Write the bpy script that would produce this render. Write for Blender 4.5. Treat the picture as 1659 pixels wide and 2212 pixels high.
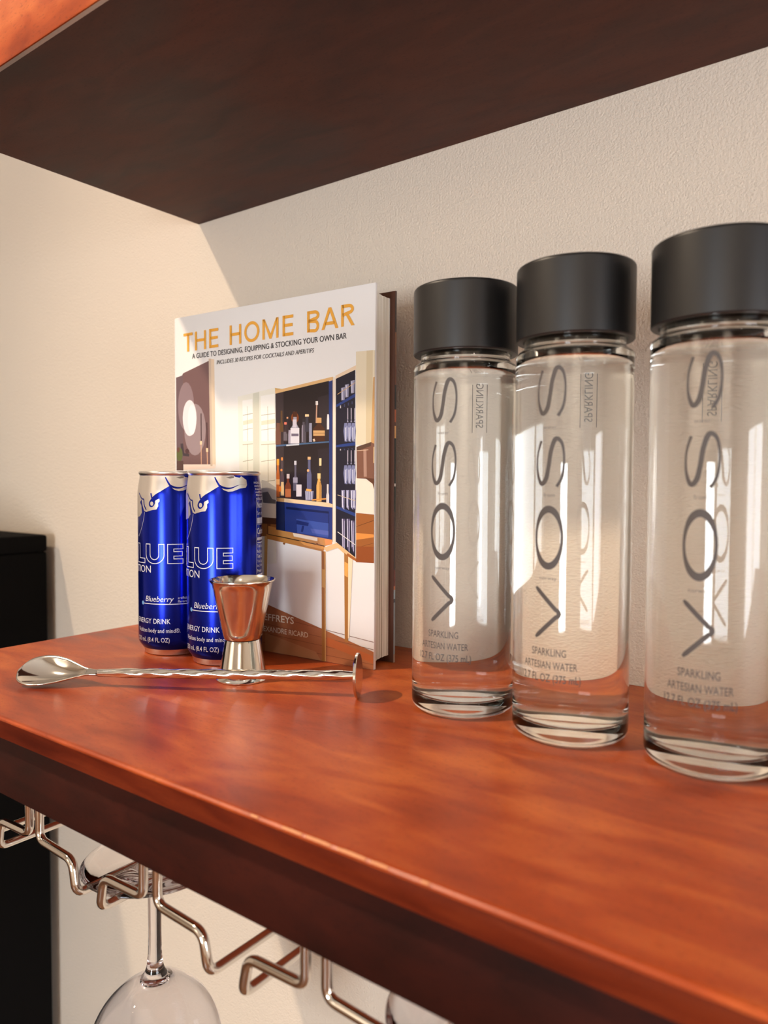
import bpy, bmesh, math
from mathutils import Vector, Matrix, geometry

scene = bpy.context.scene
for o in list(bpy.data.objects):
    bpy.data.objects.remove(o)
COL = scene.collection
PI = math.pi

# ------------------------------------------------------------------ camera
# metres; shelf top z = 0, back wall y = 0, left end of the shelf x = 0
cam_d = bpy.data.cameras.new('camera')
cam = bpy.data.objects.new('camera', cam_d)
COL.objects.link(cam)
YAW, PITCH, ROLL, FPX = 0.6351, -0.0388, 0.0049, 1587.7
fwd = Vector((-math.sin(YAW) * math.cos(PITCH), math.cos(YAW) * math.cos(PITCH), math.sin(PITCH)))
r0 = Vector((math.cos(YAW), math.sin(YAW), 0)); u0 = r0.cross(fwd)
right = math.cos(ROLL) * r0 + math.sin(ROLL) * u0
up = -math.sin(ROLL) * r0 + math.cos(ROLL) * u0
m = Matrix((right, up, -fwd)).transposed().to_4x4()
m.translation = (0.5761, -0.4757, 0.1296)
cam.matrix_world = m
cam_d.sensor_fit = 'VERTICAL'
cam_d.sensor_height = 24.0
cam_d.lens = FPX / 2212 * 24.0
cam_d.clip_start = 0.01
cam_d.dof.use_dof = True
cam_d.dof.focus_distance = 0.50
cam_d.dof.aperture_fstop = cam_d.lens / 3.3
scene.camera = cam

# ------------------------------------------------------------------ world, lamps, exposure
w = bpy.data.worlds.new('world'); scene.world = w; w.use_nodes = True
w.node_tree.nodes['Background'].inputs[0].default_value = (0.75, 0.86, 1.0, 1)
w.node_tree.nodes['Background'].inputs[1].default_value = 1.0
scene.view_settings.view_transform = 'Standard'
scene.view_settings.look = 'None'
scene.view_settings.gamma = 1.0
scene.view_settings.use_curve_mapping = False
scene.view_settings.exposure = 0.0
scene.cycles.max_bounces = 13
scene.cycles.transmission_bounces = 12
scene.cycles.glossy_bounces = 8
scene.cycles.blur_glossy = 0.6
scene.cycles.use_denoising = True

CEIL, FLOOR = 1.45, -1.15

def spot(name, loc, aim, watts, color, radius, cone, blend=0.6):
    d = bpy.data.lights.new(name, 'SPOT'); d.energy = watts; d.color = color
    d.shadow_soft_size = radius; d.spot_size = math.radians(cone); d.spot_blend = blend
    o = bpy.data.objects.new(name, d); COL.objects.link(o); o.location = loc
    o.rotation_euler = (Vector(aim) - Vector(loc)).to_track_quat('-Z', 'Y').to_euler()
    return o

def area(name, loc, aim, sx, sy, watts, color):
    d = bpy.data.lights.new(name, 'AREA'); d.shape = 'RECTANGLE'; d.size = sx; d.size_y = sy
    d.energy = watts; d.color = color
    o = bpy.data.objects.new(name, d); COL.objects.link(o); o.location = loc
    o.rotation_euler = (Vector(aim) - Vector(loc)).to_track_quat('-Z', 'Y').to_euler()
    return o

# recessed ceiling downlight up and to the left: the sharp warm key light
spot('downlight', (-0.66, -1.16, CEIL - 0.03), (0.36, -0.58, 0), 132, (1.0, 0.79, 0.58), 0.025, 70, 1.0)
# one more downlight farther right, and two added spots bouncing fill off the wall behind the camera
spot('downlight', (1.9, -1.3, CEIL - 0.03), (1.9, -1.0, -1), 14, (1.0, 0.80, 0.60), 0.05, 140)
spot('bounce_fill', (1.9, -2.45, CEIL - 0.03), (1.9, -3.0, 0.1), 250, (1.0, 0.93, 0.84), 0.05, 90, 0.8)
spot('bounce_fill', (-0.8, -2.45, CEIL - 0.03), (-0.8, -3.0, 0.1), 180, (1.0, 0.93, 0.84), 0.05, 90, 0.8)
# daylight coming in through the window in the wall behind the camera and one in the right wall
WX0, WX1, WZ0, WZ1, WY = 0.36, 1.08, -0.55, 0.30, -3.0
area('window_daylight', ((WX0 + WX1) / 2, WY - 0.06, (WZ0 + WZ1) / 2), ((WX0 + WX1) / 2, 0, (WZ0 + WZ1) / 2), WX1 - WX0, WZ1 - WZ0, 52, (0.88, 0.94, 1.0))
RY0, RY1, RZ0, RZ1, RX = -1.5, -0.12, -0.55, 0.45, 3.2
area('window_daylight', (RX + 0.06, (RY0 + RY1) / 2, (RZ0 + RZ1) / 2), (0, (RY0 + RY1) / 2, (RZ0 + RZ1) / 2), RY1 - RY0, RZ1 - RZ0, 46, (0.95, 0.96, 1.0))

# ------------------------------------------------------------------ helpers
def lin(c):
    c = c / 255
    return c / 12.92 if c <= 0.04045 else ((c + 0.055) / 1.055) ** 2.4

def rgb(r, g, b):
    return (lin(r), lin(g), lin(b), 1)

MATS = {}
def mat(name, color=(0.8, 0.8, 0.8, 1), rough=0.5, metal=0.0, **kw):
    if name in MATS:
        return MATS[name]
    mt = bpy.data.materials.new(name); mt.use_nodes = True
    b = mt.node_tree.nodes['Principled BSDF']
    b.inputs['Base Color'].default_value = color
    b.inputs['Roughness'].default_value = rough
    b.inputs['Metallic'].default_value = metal
    for k, v in kw.items():
        b.inputs[k.replace('_', ' ')].default_value = v
    MATS[name] = mt
    return mt

def nodes_of(mt):
    nt = mt.node_tree
    return nt, nt.nodes, nt.links, nt.nodes['Principled BSDF']

def add_noise(mt, scale, detail, stretch=(1, 1, 1), dist=0.0, rough=0.5):
    nt, N, L, b = nodes_of(mt)
    tc = N.new('ShaderNodeTexCoord'); mp = N.new('ShaderNodeMapping'); nz = N.new('ShaderNodeTexNoise')
    mp.inputs['Scale'].default_value = stretch
    nz.inputs['Scale'].default_value = scale; nz.inputs['Detail'].default_value = detail
    nz.inputs['Distortion'].default_value = dist; nz.inputs['Roughness'].default_value = rough
    L.new(tc.outputs['Object'], mp.inputs['Vector']); L.new(mp.outputs[0], nz.inputs['Vector'])
    return nz

def ramp(mt, src, stops):
    nt, N, L, b = nodes_of(mt)
    r = N.new('ShaderNodeValToRGB'); L.new(src, r.inputs[0])
    els = r.color_ramp.elements
    while len(els) < len(stops):
        els.new(0.5)
    for e, (p, c) in zip(els, stops):
        e.position = p; e.color = c
    return r

def wood(name, dark, mid, light, rough=0.32, coat=0.25):
    mt = mat(name, mid, rough)
    nt, N, L, b = nodes_of(mt)
    big = add_noise(mt, 9, 3, (0.7, 1.3, 1), 1.2)
    grain = add_noise(mt, 60, 5, (0.3, 1, 1), 0.9)
    mx = N.new('ShaderNodeMixRGB'); mx.blend_type = 'MIX'; mx.inputs[0].default_value = 0.38
    L.new(big.outputs[0], mx.inputs[1]); L.new(grain.outputs[0], mx.inputs[2])
    r = ramp(mt, mx.outputs[0], [(0.36, dark), (0.5, mid), (0.63, light)])
    pores = add_noise(mt, 900, 2, (0.35, 1, 1))
    pr = ramp(mt, pores.outputs[0], [(0.30, (0.72, 0.66, 0.62, 1)), (0.42, (1, 1, 1, 1))])
    mu = N.new('ShaderNodeMixRGB'); mu.blend_type = 'MULTIPLY'; mu.inputs[0].default_value = 1
    L.new(r.outputs[0], mu.inputs[1]); L.new(pr.outputs[0], mu.inputs[2])
    L.new(mu.outputs[0], b.inputs['Base Color'])
    rr = ramp(mt, big.outputs[0], [(0.3, (rough - 0.05,) * 3 + (1,)), (0.7, (rough + 0.08,) * 3 + (1,))])
    L.new(rr.outputs[0], b.inputs['Roughness'])
    b.inputs['Coat Weight'].default_value = coat
    b.inputs['Specular IOR Level'].default_value = 0.38
    b.inputs['Coat Roughness'].default_value = 0.22
    bp = N.new('ShaderNodeBump'); bp.inputs['Strength'].default_value = 0.08; bp.inputs['Distance'].default_value = 0.0004
    L.new(pores.outputs[0], bp.inputs['Height']); L.new(bp.outputs[0], b.inputs['Normal'])
    return mt

def glassy(name, ior, color=(1, 1, 1, 1), rough=0.0):
    mt = bpy.data.materials.new(name); mt.use_nodes = True
    nt = mt.node_tree
    for nd in list(nt.nodes):
        nt.nodes.remove(nd)
    out = nt.nodes.new('ShaderNodeOutputMaterial'); g = nt.nodes.new('ShaderNodeBsdfGlass')
    g.inputs['IOR'].default_value = ior; g.inputs['Color'].default_value = color; g.inputs['Roughness'].default_value = rough
    nt.links.new(g.outputs[0], out.inputs['Surface'])
    MATS[name] = mt
    return mt

def link(name, me, parent=None, mats=(), smooth=None):
    o = bpy.data.objects.new(name, me)
    COL.objects.link(o)
    for x in mats:
        me.materials.append(x)
    if parent is not None:
        o.parent = parent
    if smooth is not None:
        for p in me.polygons:
            p.use_smooth = True
        if smooth < 179:
            me.set_sharp_from_angle(angle=math.radians(smooth))
    return o

def mesh_from(verts, faces, name='m'):
    me = bpy.data.meshes.new(name); me.from_pydata([tuple(v) for v in verts], [], faces); me.update()
    return me

def box(name, lo, hi, mt, parent=None, bevel=0.0, seg=2):
    bm = bmesh.new(); bmesh.ops.create_cube(bm, size=1)
    for v in bm.verts:
        v.co = Vector((lo[i] + (hi[i] - lo[i]) * (v.co[i] + 0.5) for i in range(3)))
    if bevel:
        bmesh.ops.bevel(bm, geom=list(bm.edges), offset=bevel, segments=seg, affect='EDGES', profile=0.5)
    me = bpy.data.meshes.new(name); bm.to_mesh(me); bm.free()
    return link(name, me, parent, [mt], 40 if bevel else None)

def lathe(name, prof, mt, parent=None, seg=96, smooth=35, mats=None, slots=None):
    """prof: (radius, z) from the bottom axis outwards and up: outside normals point out"""
    verts, faces, fm, rows = [], [], [], []
    for r, z in prof:
        if r < 1e-7:
            rows.append([len(verts)]); verts.append((0, 0, z))
        else:
            rows.append(list(range(len(verts), len(verts) + seg)))
            verts += [(r * math.cos(2 * PI * k / seg), r * math.sin(2 * PI * k / seg), z) for k in range(seg)]
    for i in range(len(rows) - 1):
        a, b = rows[i], rows[i + 1]
        for k in range(seg):
            k2 = (k + 1) % seg
            if len(a) == 1 and len(b) == 1:
                continue
            if len(a) == 1:
                f = [a[0], b[k2], b[k]]
            elif len(b) == 1:
                f = [a[k], a[k2], b[0]]
            else:
                f = [a[k], a[k2], b[k2], b[k]]
            faces.append(f); fm.append(slots[i] if slots else 0)
    me = mesh_from(verts, faces, name)
    o = link(name, me, parent, mats or [mt], smooth)
    if slots:
        me.polygons.foreach_set('material_index', fm)
    return o

def arc(cx, cz, r, a0, a1, n=6):
    return [(cx + r * math.cos(math.radians(a0 + (a1 - a0) * i / n)), cz + r * math.sin(math.radians(a0 + (a1 - a0) * i / n))) for i in range(n + 1)]

def empty(name, loc=(0, 0, 0), rz=0.0):
    o = bpy.data.objects.new(name, None); COL.objects.link(o)
    o.location = loc; o.rotation_euler = (0, 0, rz); o.empty_display_size = 0.01
    return o

def tag(o, label=None, cat=None, group=None, kind=None):
    if label: o['label'] = label
    if cat: o['category'] = cat
    if group: o['group'] = group
    if kind: o['kind'] = kind
    return o

def copy_tree(o, parent=None):
    c = o.copy(); COL.objects.link(c); c.parent = parent
    for ch in list(o.children):
        copy_tree(ch, c)
    return c

def catmull(pts, n=8, closed=False):
    out = []; N = len(pts); rng = range(N) if closed else range(N - 1)
    for i in rng:
        if closed:
            p0, p1, p2, p3 = (pts[(i + k) % N] for k in (-1, 0, 1, 2))
        else:
            p0, p1, p2, p3 = pts[max(i - 1, 0)], pts[i], pts[i + 1], pts[min(i + 2, N - 1)]
        for k in range(n):
            t = k / n
            out.append(tuple(0.5 * (2 * b + (c - a) * t + (2 * a - 5 * b + 4 * c - d) * t * t + (3 * b - a - 3 * c + d) * t ** 3) for a, b, c, d in zip(p0, p1, p2, p3)))
    if not closed:
        out.append(tuple(pts[-1]))
    return out

# ---- flat print: 2D shapes (verts, faces) laid on a plane or wrapped round a cylinder
def shape_poly(pts):
    tris = geometry.tessellate_polygon([[Vector((x, y, 0)) for x, y in pts]])
    return [tuple(p) for p in pts], [tuple(t) for t in tris]

def shape_ribbon(pts, hw, closed=False):
    """pts [(x,y)], hw half width (number or list)"""
    n = len(pts); V = []; F = []
    for i in range(n):
        a = pts[(i - 1) % n] if (closed or i > 0) else pts[i]
        b = pts[(i + 1) % n] if (closed or i < n - 1) else pts[i]
        tx, ty = b[0] - a[0], b[1] - a[1]; d = math.hypot(tx, ty) or 1
        h = hw[i] if isinstance(hw, (list, tuple)) else hw
        nx, ny = -ty / d * h, tx / d * h
        V += [(pts[i][0] + nx, pts[i][1] + ny), (pts[i][0] - nx, pts[i][1] - ny)]
    for i in range(n if closed else n - 1):
        j = (i + 1) % n
        F.append((2 * i, 2 * i + 1, 2 * j + 1, 2 * j))
    return V, F

def shape_outline(pts, hw):
    """closed polygon outline with mitred corners"""
    n = len(pts); V = []; F = []
    for i in range(n):
        p0, p1, p2 = Vector(pts[i - 1]), Vector(pts[i]), Vector(pts[(i + 1) % n])
        d1 = (p1 - p0).normalized(); d2 = (p2 - p1).normalized()
        n1 = Vector((-d1.y, d1.x)); n2 = Vector((-d2.y, d2.x)); mm = n1 + n2
        mm = mm / max(mm.dot(mm) / 2, 0.3)
        V += [tuple(p1 + mm * hw), tuple(p1 - mm * hw)]
    for i in range(n):
        j = (i + 1) % n
        F.append((2 * i, 2 * i + 1, 2 * j + 1, 2 * j))
    return V, F

_font_cache = {}
def raw_text(s, bold=0.0, shear=0.0, res=3):
    key = (s, bold, shear)
    if key in _font_cache:
        return _font_cache[key]
    cu = bpy.data.curves.new('t', 'FONT'); cu.body = s; cu.resolution_u = res; cu.offset = bold; cu.shear = shear
    o = bpy.data.objects.new('t', cu); COL.objects.link(o)
    bpy.context.view_layer.update()
    me = bpy.data.meshes.new_from_object(o.evaluated_get(bpy.context.evaluated_depsgraph_get()))
    V = [(v.co.x, v.co.y) for v in me.vertices]; F = [tuple(p.vertices) for p in me.polygons]
    bpy.data.objects.remove(o); bpy.data.curves.remove(cu); bpy.data.meshes.remove(me)
    _font_cache[key] = (V, F)
    return V, F

def shape_text(s, x0, x1, y0, cap, bold=0.0, shear=0.0):
    """text whose ink runs from x0 to x1, baseline y0, capitals cap high"""
    V, F = raw_text(s, bold, shear)
    HV, _ = raw_text('H', bold, 0.0)
    ch = max(v[1] for v in HV); a = min(v[0] for v in V); b = max(v[0] for v in V)
    sx = (x1 - x0) / (b - a); sy = cap / ch
    return [(x0 + (v[0] - a) * sx, y0 + v[1] * sy) for v in V], F

def merge(shapes):
    V, F = [], []
    for v, f in shapes:
        n = len(V); V += v; F += [tuple(i + n for i in q) for q in f]
    return V, F

def wrap_print(name, shape, radius_at, ang0, mt, parent, step=0.0015, zstep=None, lift=0.00012):
    """shape in metres: x along the arc, y up; wrapped on a body of revolution"""
    V, F = shape
    bm = bmesh.new(); vs = [bm.verts.new((x, y, 0)) for x, y in V]
    for f in F:
        if len(set(f)) > 2:
            try: bm.faces.new([vs[i] for i in f])
            except ValueError: pass
    for ax, st in ((0, step), (1, zstep)):
        if not st: continue
        lo = min(v.co[ax] for v in bm.verts); hi = max(v.co[ax] for v in bm.verts)
        k = math.ceil(lo / st)
        while k * st < hi:
            co = [0, 0, 0]; no = [0, 0, 0]; co[ax] = k * st; no[ax] = 1
            bmesh.ops.bisect_plane(bm, geom=bm.verts[:] + bm.edges[:] + bm.faces[:], plane_co=co, plane_no=no, dist=1e-7)
            k += 1
    rref = radius_at(0.1)
    for v in bm.verts:
        a = ang0 + v.co.x / rref; r = radius_at(v.co.y) + lift
        v.co = (r * math.cos(a), r * math.sin(a), v.co.y)
    bm.normal_update()
    for f in bm.faces:
        c = f.calc_center_median()
        if f.normal.x * c.x + f.normal.y * c.y < 0: f.normal_flip()
    me = bpy.data.meshes.new(name); bm.to_mesh(me); bm.free()
    return link(name, me, parent, [mt])

def flat_print(name, shape, lift, mt, parent):
    """shape in metres in the plane y = -lift of the parent (x right, z up)"""
    V, F = shape
    me = mesh_from([(x, -lift, y) for x, y in V], F, name)
    return link(name, me, parent, [mt])

def tube(name, pts, r, mt, parent=None, seg=14, closed_ends=True):
    pts = [Vector(p) for p in pts]; n = len(pts); verts = []; faces = []
    t = (pts[1] - pts[0]).normalized(); ref = Vector((0, 0, 1)) if abs(t.z) < 0.9 else Vector((1, 0, 0))
    nrm = t.cross(ref).normalized()
    for i, p in enumerate(pts):
        a = pts[max(i - 1, 0)]; b = pts[min(i + 1, n - 1)]
        t2 = (b - a).normalized(); nrm = (nrm - t2 * nrm.dot(t2)).normalized(); bn = t2.cross(nrm)
        for k in range(seg):
            an = 2 * PI * k / seg
            verts.append(p + (nrm * math.cos(an) + bn * math.sin(an)) * r)
    for i in range(n - 1):
        for k in range(seg):
            k2 = (k + 1) % seg
            faces.append((i * seg + k, i * seg + k2, (i + 1) * seg + k2, (i + 1) * seg + k))
    if closed_ends:
        faces.append(tuple(range(seg))[::-1]); faces.append(tuple((n - 1) * seg + k for k in range(seg)))
    return link(name, mesh_from(verts, faces, name), parent, [mt], 50)

def bent(pts, rad, n=6):
    """polyline with rounded bends"""
    pts = [Vector(p) for p in pts]; out = [pts[0]]
    for i in range(1, len(pts) - 1):
        a, b, c = pts[i - 1], pts[i], pts[i + 1]
        d1 = (a - b); d2 = (c - b); q = min(rad, d1.length * 0.48, d2.length * 0.48)
        p1 = b + d1.normalized() * q; p2 = b + d2.normalized() * q
        for k in range(n + 1):
            t = k / n
            out.append((1 - t) ** 2 * p1 + 2 * t * (1 - t) * b + t * t * p2)
    out.append(pts[-1])
    return out

# ------------------------------------------------------------------ materials
M_wall = mat('wall_paint', rgb(226, 213, 196), 0.75)
nt, N, L, b = nodes_of(M_wall)
n1 = add_noise(M_wall, 620, 2); n2 = add_noise(M_wall, 260, 2)
ad = N.new('ShaderNodeMath'); ad.operation = 'MULTIPLY_ADD'; ad.inputs[1].default_value = 0.6
L.new(n2.outputs[0], ad.inputs[0]); L.new(n1.outputs[0], ad.inputs[2])
bp = N.new('ShaderNodeBump'); bp.inputs['Strength'].default_value = 0.65; bp.inputs['Distance'].default_value = 0.0012
L.new(ad.outputs[0], bp.inputs['Height']); L.new(bp.outputs[0], b.inputs['Normal'])
M_white = mat('ceiling_paint', rgb(208, 202, 192), 0.8)
M_floor = wood('floor_wood', rgb(70, 42, 26), rgb(110, 70, 44), rgb(140, 94, 60), 0.4, 0.1)
M_cherry = wood('cherry_wood', rgb(134, 46, 14), rgb(174, 74, 29), rgb(204, 106, 50), 0.37, 0.0)
M_edge_shade = wood('shaded_edge_wood', rgb(100, 30, 10), rgb(130, 44, 16), rgb(150, 58, 22), 0.45, 0.0)  # darker copy of the cherry: shade on the undercut edge put into the colour
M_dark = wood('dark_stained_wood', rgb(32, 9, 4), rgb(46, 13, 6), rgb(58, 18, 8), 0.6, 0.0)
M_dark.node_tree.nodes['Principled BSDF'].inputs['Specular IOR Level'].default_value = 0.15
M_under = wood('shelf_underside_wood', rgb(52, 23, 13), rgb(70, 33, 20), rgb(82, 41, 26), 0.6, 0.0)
M_chrome = mat('chrome_wire', (0.82, 0.78, 0.72, 1), 0.09, 1.0)
M_steel = mat('polished_steel', (0.80, 0.77, 0.72, 1), 0.10, 1.0)
M_steel_b = mat('brushed_steel', (0.74, 0.68, 0.58, 1), 0.14, 1.0)
M_glass = glassy('clear_glass', 1.5, (0.985, 0.995, 0.985, 1))
M_gw = glassy('glass_against_water', 1.333 / 1.5)
M_water = glassy('water_surface', 1.333)
M_wine = glassy('crystal_glass', 1.5, (0.98, 0.98, 0.995, 1))
M_cap = mat('matte_black_plastic', rgb(23, 23, 24), 0.4)
M_ink = mat('grey_bottle_ink', rgb(74, 68, 66), 0.6)
M_ink2 = mat('pale_bottle_ink', rgb(120, 112, 106), 0.6)
M_blue = mat('blue_can_lacquer', rgb(15, 34, 158), 0.2, 0.85)
M_silver = mat('silver_can_lacquer', rgb(214, 206, 196), 0.3, 0.75)
M_alu = mat('bare_aluminium', (0.82, 0.80, 0.78, 1), 0.28, 1.0)
M_grey = mat('grey_can_ink', rgb(120, 108, 100), 0.4, 0.4)
M_print = mat('white_can_ink', rgb(214, 216, 226), 0.4, 0.2)
M_dot = mat('pale_blue_can_ink', rgb(110, 160, 214), 0.4, 0.2)
M_black = mat('black_lacquer', rgb(7, 6, 6), 0.8, 0.0, Specular_IOR_Level=0.1)
M_page = mat('page_edges', rgb(226, 220, 202), 0.8)
nt, N, L, b = nodes_of(M_page)
pn = add_noise(M_page, 700, 2, (0.02, 1, 0.01))
r = ramp(M_page, pn.outputs[0], [(0.33, rgb(160, 150, 128)), (0.42, rgb(232, 227, 212)), (0.7, rgb(244, 241, 230))])
L.new(r.outputs[0], b.inputs['Base Color'])
M_cover = mat('white_laminated_cover', rgb(240, 238, 236), 0.3)
M_gold = mat('gold_cover_ink', rgb(238, 172, 66), 0.35)
M_text = mat('black_cover_ink', rgb(50, 48, 52), 0.4)
M_ctext = mat('cream_cover_ink', rgb(236, 222, 200), 0.4)
M_end = mat('brown_endpaper', rgb(84, 48, 30), 0.6)
M_spine = mat('spine_cover', rgb(232, 229, 226), 0.3)

# ------------------------------------------------------------------ the room
X0, X1, YF = -2.2, 3.2, WY
tag(box('wall_back', (X0, 0, FLOOR), (X1, 0.1, CEIL), M_wall), kind='structure')
tag(box('wall_left', (X0 - 0.1, YF - 0.1, FLOOR), (X0, 0.1, CEIL), M_wall), kind='structure')
tag(box('floor', (X0, YF, FLOOR - 0.05), (X1, 0, FLOOR), M_floor), kind='structure')
tag(box('ceiling', (X0, YF, CEIL), (X1, 0, CEIL + 0.05), M_white), kind='structure')
wf = tag(empty('wall_front', (0, 0, 0)), kind='structure')
for lo, hi in (((X0, FLOOR), (WX0, CEIL)), ((WX1, FLOOR), (X1, CEIL)), ((WX0, FLOOR), (WX1, WZ0)), ((WX0, WZ1), (WX1, CEIL))):
    box('wall_panel', (lo[0], YF - 0.1, lo[1]), (hi[0], YF, hi[1]), M_wall, wf)
wr = tag(empty('wall_right', (0, 0, 0)), kind='structure')
for lo, hi in (((YF, FLOOR), (RY0, CEIL)), ((RY1, FLOOR), (0, CEIL)), ((RY0, FLOOR), (RY1, RZ0)), ((RY0, RZ1), (RY1, CEIL))):
    box('wall_panel', (X1, lo[0], lo[1]), (X1 + 0.1, hi[0], hi[1]), M_wall, wr)
wn = tag(empty('window_1', (0, 0, 0)), kind='structure')
wm = (WX0 + WX1) / 2
for a, b_, c, d in ((WX0, WX0 + 0.04, WZ0, WZ1), (WX1 - 0.04, WX1, WZ0, WZ1), (WX0 + 0.04, WX1 - 0.04, WZ0, WZ0 + 0.04), (WX0 + 0.04, WX1 - 0.04, WZ1 - 0.04, WZ1)):
    box('window_frame', (a, YF - 0.03, c), (b_, YF + 0.01, d), M_white, wn)
wn = tag(empty('window_2', (0, 0, 0)), kind='structure')
wm = (RY0 + RY1) / 2
for a, b_, c, d in ((RY0, RY0 + 0.05, RZ0, RZ1), (RY1 - 0.05, RY1, RZ0, RZ1), (RY0 + 0.05, RY1 - 0.05, RZ0, RZ0 + 0.05), (RY0 + 0.05, RY1 - 0.05, RZ1 - 0.05, RZ1), (wm - 0.025, wm + 0.025, RZ0 + 0.05, RZ1 - 0.05)):
    box('window_frame', (X1 - 0.01, a, c), (X1 + 0.03, b_, d), M_white, wn)

# ------------------------------------------------------------------ shelves
SX1 = 1.45; DF = 0.2786; DU = 0.2465; HU = 0.380
sh = tag(empty('bar_shelf', (0, 0, 0)), 'lower cherry wood shelf with dark front rail, holding cans, book and bottles', 'shelf')
# board with an undercut front edge: the lower face runs back and down to the rail
BB, BZ = 0.0199, -0.0258
prof = [(-0.0005, 0.0), (-DF + 0.0020, 0.0), (-DF + 0.0008, -0.0003), (-DF + 0.0001, -0.0010), (-DF + 0.0002, -0.0020), (-DF + BB, BZ), (-0.0005, BZ)]
nP = len(prof)
V = [(x, y, z) for x in (0.0, SX1) for y, z in prof]
F = [(i, (i + 1) % nP, nP + (i + 1) % nP, nP + i) for i in range(nP)] + [tuple(range(nP))[::-1], tuple(range(nP, 2 * nP))]
bm = bmesh.new(); vs = [bm.verts.new(v) for v in V]
for f in F: bm.faces.new([vs[i] for i in f])
bmesh.ops.recalc_face_normals(bm, faces=bm.faces[:])
me = bpy.data.meshes.new('shelf_board'); bm.to_mesh(me); bm.free()
link('shelf_board', me, sh, [M_cherry, M_edge_shade])
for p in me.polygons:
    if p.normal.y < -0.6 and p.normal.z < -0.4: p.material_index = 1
# finish rubbed off along the front edge
M_worn = mat('rubbed_bare_wood', rgb(214, 150, 104), 0.6)
for x0, x1, hw_ in ((0.362, 0.372, 0.0004), (0.374, 0.386, 0.00055), (0.389, 0.402, 0.0006), (0.404, 0.4115, 0.00045), (0.425, 0.428, 0.0003), (0.345, 0.349, 0.0003)):
    V = []; F = []
    for k in range(9):
        x = 0.0215 + x0 + (x1 - x0) * k / 8; q = hw_ * math.sin(PI * (0.06 + 0.88 * k / 8)) * (0.75 + 0.25 * math.sin(9.0 * k + 700 * x0))
        V += [(x, -DF + 0.00045 + q, 0.00006 - 0.00020), (x, -DF - 0.00002, -0.00060 - q * 0.4)]
    for k in range(8): F.append((2 * k, 2 * k + 1, 2 * k + 3, 2 * k + 2))
    link('worn_edge', mesh_from(V, F), sh, [M_worn])
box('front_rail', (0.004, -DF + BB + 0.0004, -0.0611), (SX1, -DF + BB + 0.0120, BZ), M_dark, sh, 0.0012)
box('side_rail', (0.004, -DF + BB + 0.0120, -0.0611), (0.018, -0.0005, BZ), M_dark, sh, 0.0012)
us = tag(empty('upper_shelf', (0, 0, HU)), 'upper cherry wood shelf with dark underside running overhead along the wall', 'shelf')
box('shelf_board', (0, -DU, 0.0030), (SX1, -0.0005, 0.0420), M_cherry, us, 0.0012)
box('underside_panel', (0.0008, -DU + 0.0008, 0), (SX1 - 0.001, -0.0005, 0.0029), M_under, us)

# ------------------------------------------------------------------ stemware rack and glasses
RK = tag(empty('stemware_rack', (0, 0, 0)), 'chrome wire stemware rack screwed beneath the lower shelf', 'rack')
YR, ZT, ZM, ZR, WR = -0.2435, -0.0260, -0.0900, -0.1106, 0.0026
PITCH_R, SLOT0 = 0.1163, 0.0792
def rack_wire(cx, s):
    xr = cx + s * 0.0120; xm = cx + s * 0.0522; yb = -0.045
    pts = [(xm, YR, ZT), (xm, YR, ZM), (cx + s * 0.0160, YR, ZM - 0.0015), (xr, YR, ZR), (xr, yb, ZR), (xr, yb, ZM), (xm, yb, ZM), (xm, yb, ZT)]
    tube('rail_wire', bent(pts, 0.0062, 6), WR, M_chrome, RK)
for k in range(0, 5):
    for s in (-1, 1):
        rack_wire(SLOT0 + k * PITCH_R, s)
for yb in (-0.19, -0.09):
    tube('cross_wire', [(0.024, yb, -0.0300), (SLOT0 + 4 * PITCH_R + 0.06, yb, -0.0300)], WR, M_chrome, RK)

def wine_glass(label, cx, cy):
    t = tag(empty('wine_glass', (cx, cy, ZR + WR)), label, 'wine glass', 'wine glasses hanging in the rack')
    FR = 0.0440
    # upright profile, then turned upside down (z -> -z about the foot)
    foot = [(0, 0.0004), (FR - 0.006, 0.0002), (FR - 0.001, 0.0), (FR, 0.0009), (FR - 0.001, 0.0018), (0.030, 0.0030), (0.015, 0.0058), (0.0075, 0.0105), (0.0048, 0.017)]
    stem = [(0.0048, 0.017), (0.0042, 0.026), (0.0040, 0.045), (0.0042, 0.060), (0.0050, 0.0685)]
    bowl = [(0.0050, 0.0685), (0.0064, 0.0730), (0.0100, 0.0775), (0.0180, 0.0822), (0.0270, 0.0895), (0.0350, 0.0995), (0.0405, 0.1130), (0.0425, 0.1290), (0.0415, 0.1480), (0.0375, 0.1720), (0.0335, 0.1900),
            (0.0330, 0.1906), (0.0324, 0.1900), (0.0364, 0.1720), (0.0404, 0.1480), (0.0414, 0.1290), (0.0394, 0.1135), (0.0340, 0.1005), (0.0262, 0.0910), (0.0175, 0.0842), (0.0090, 0.0805), (0, 0.0795)]
    bowl = bowl[:1] + catmull(bowl[:11], 3)[1:] + bowl[11:13] + catmull(bowl[12:], 3)[1:]
    for nm, pf in (('foot', foot), ('stem', stem), ('bowl', bowl)):
        o = lathe(nm, pf, M_wine, t, 72, 180)
        o.rotation_euler = (PI, 0, 0)
    t.location = (cx, cy, ZR + WR)
    for o in t.children:
        o.location = (0, 0, 0.0004)
    return t
wine_glass('clear wine glass hanging upside down, its stem and bowl in full view', SLOT0 + PITCH_R - 0.0060, -0.1942)
wine_glass('clear wine glass hung at the lower right, only its foot rim showing', SLOT0 + 3 * PITCH_R - 0.006, -0.190)

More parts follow.
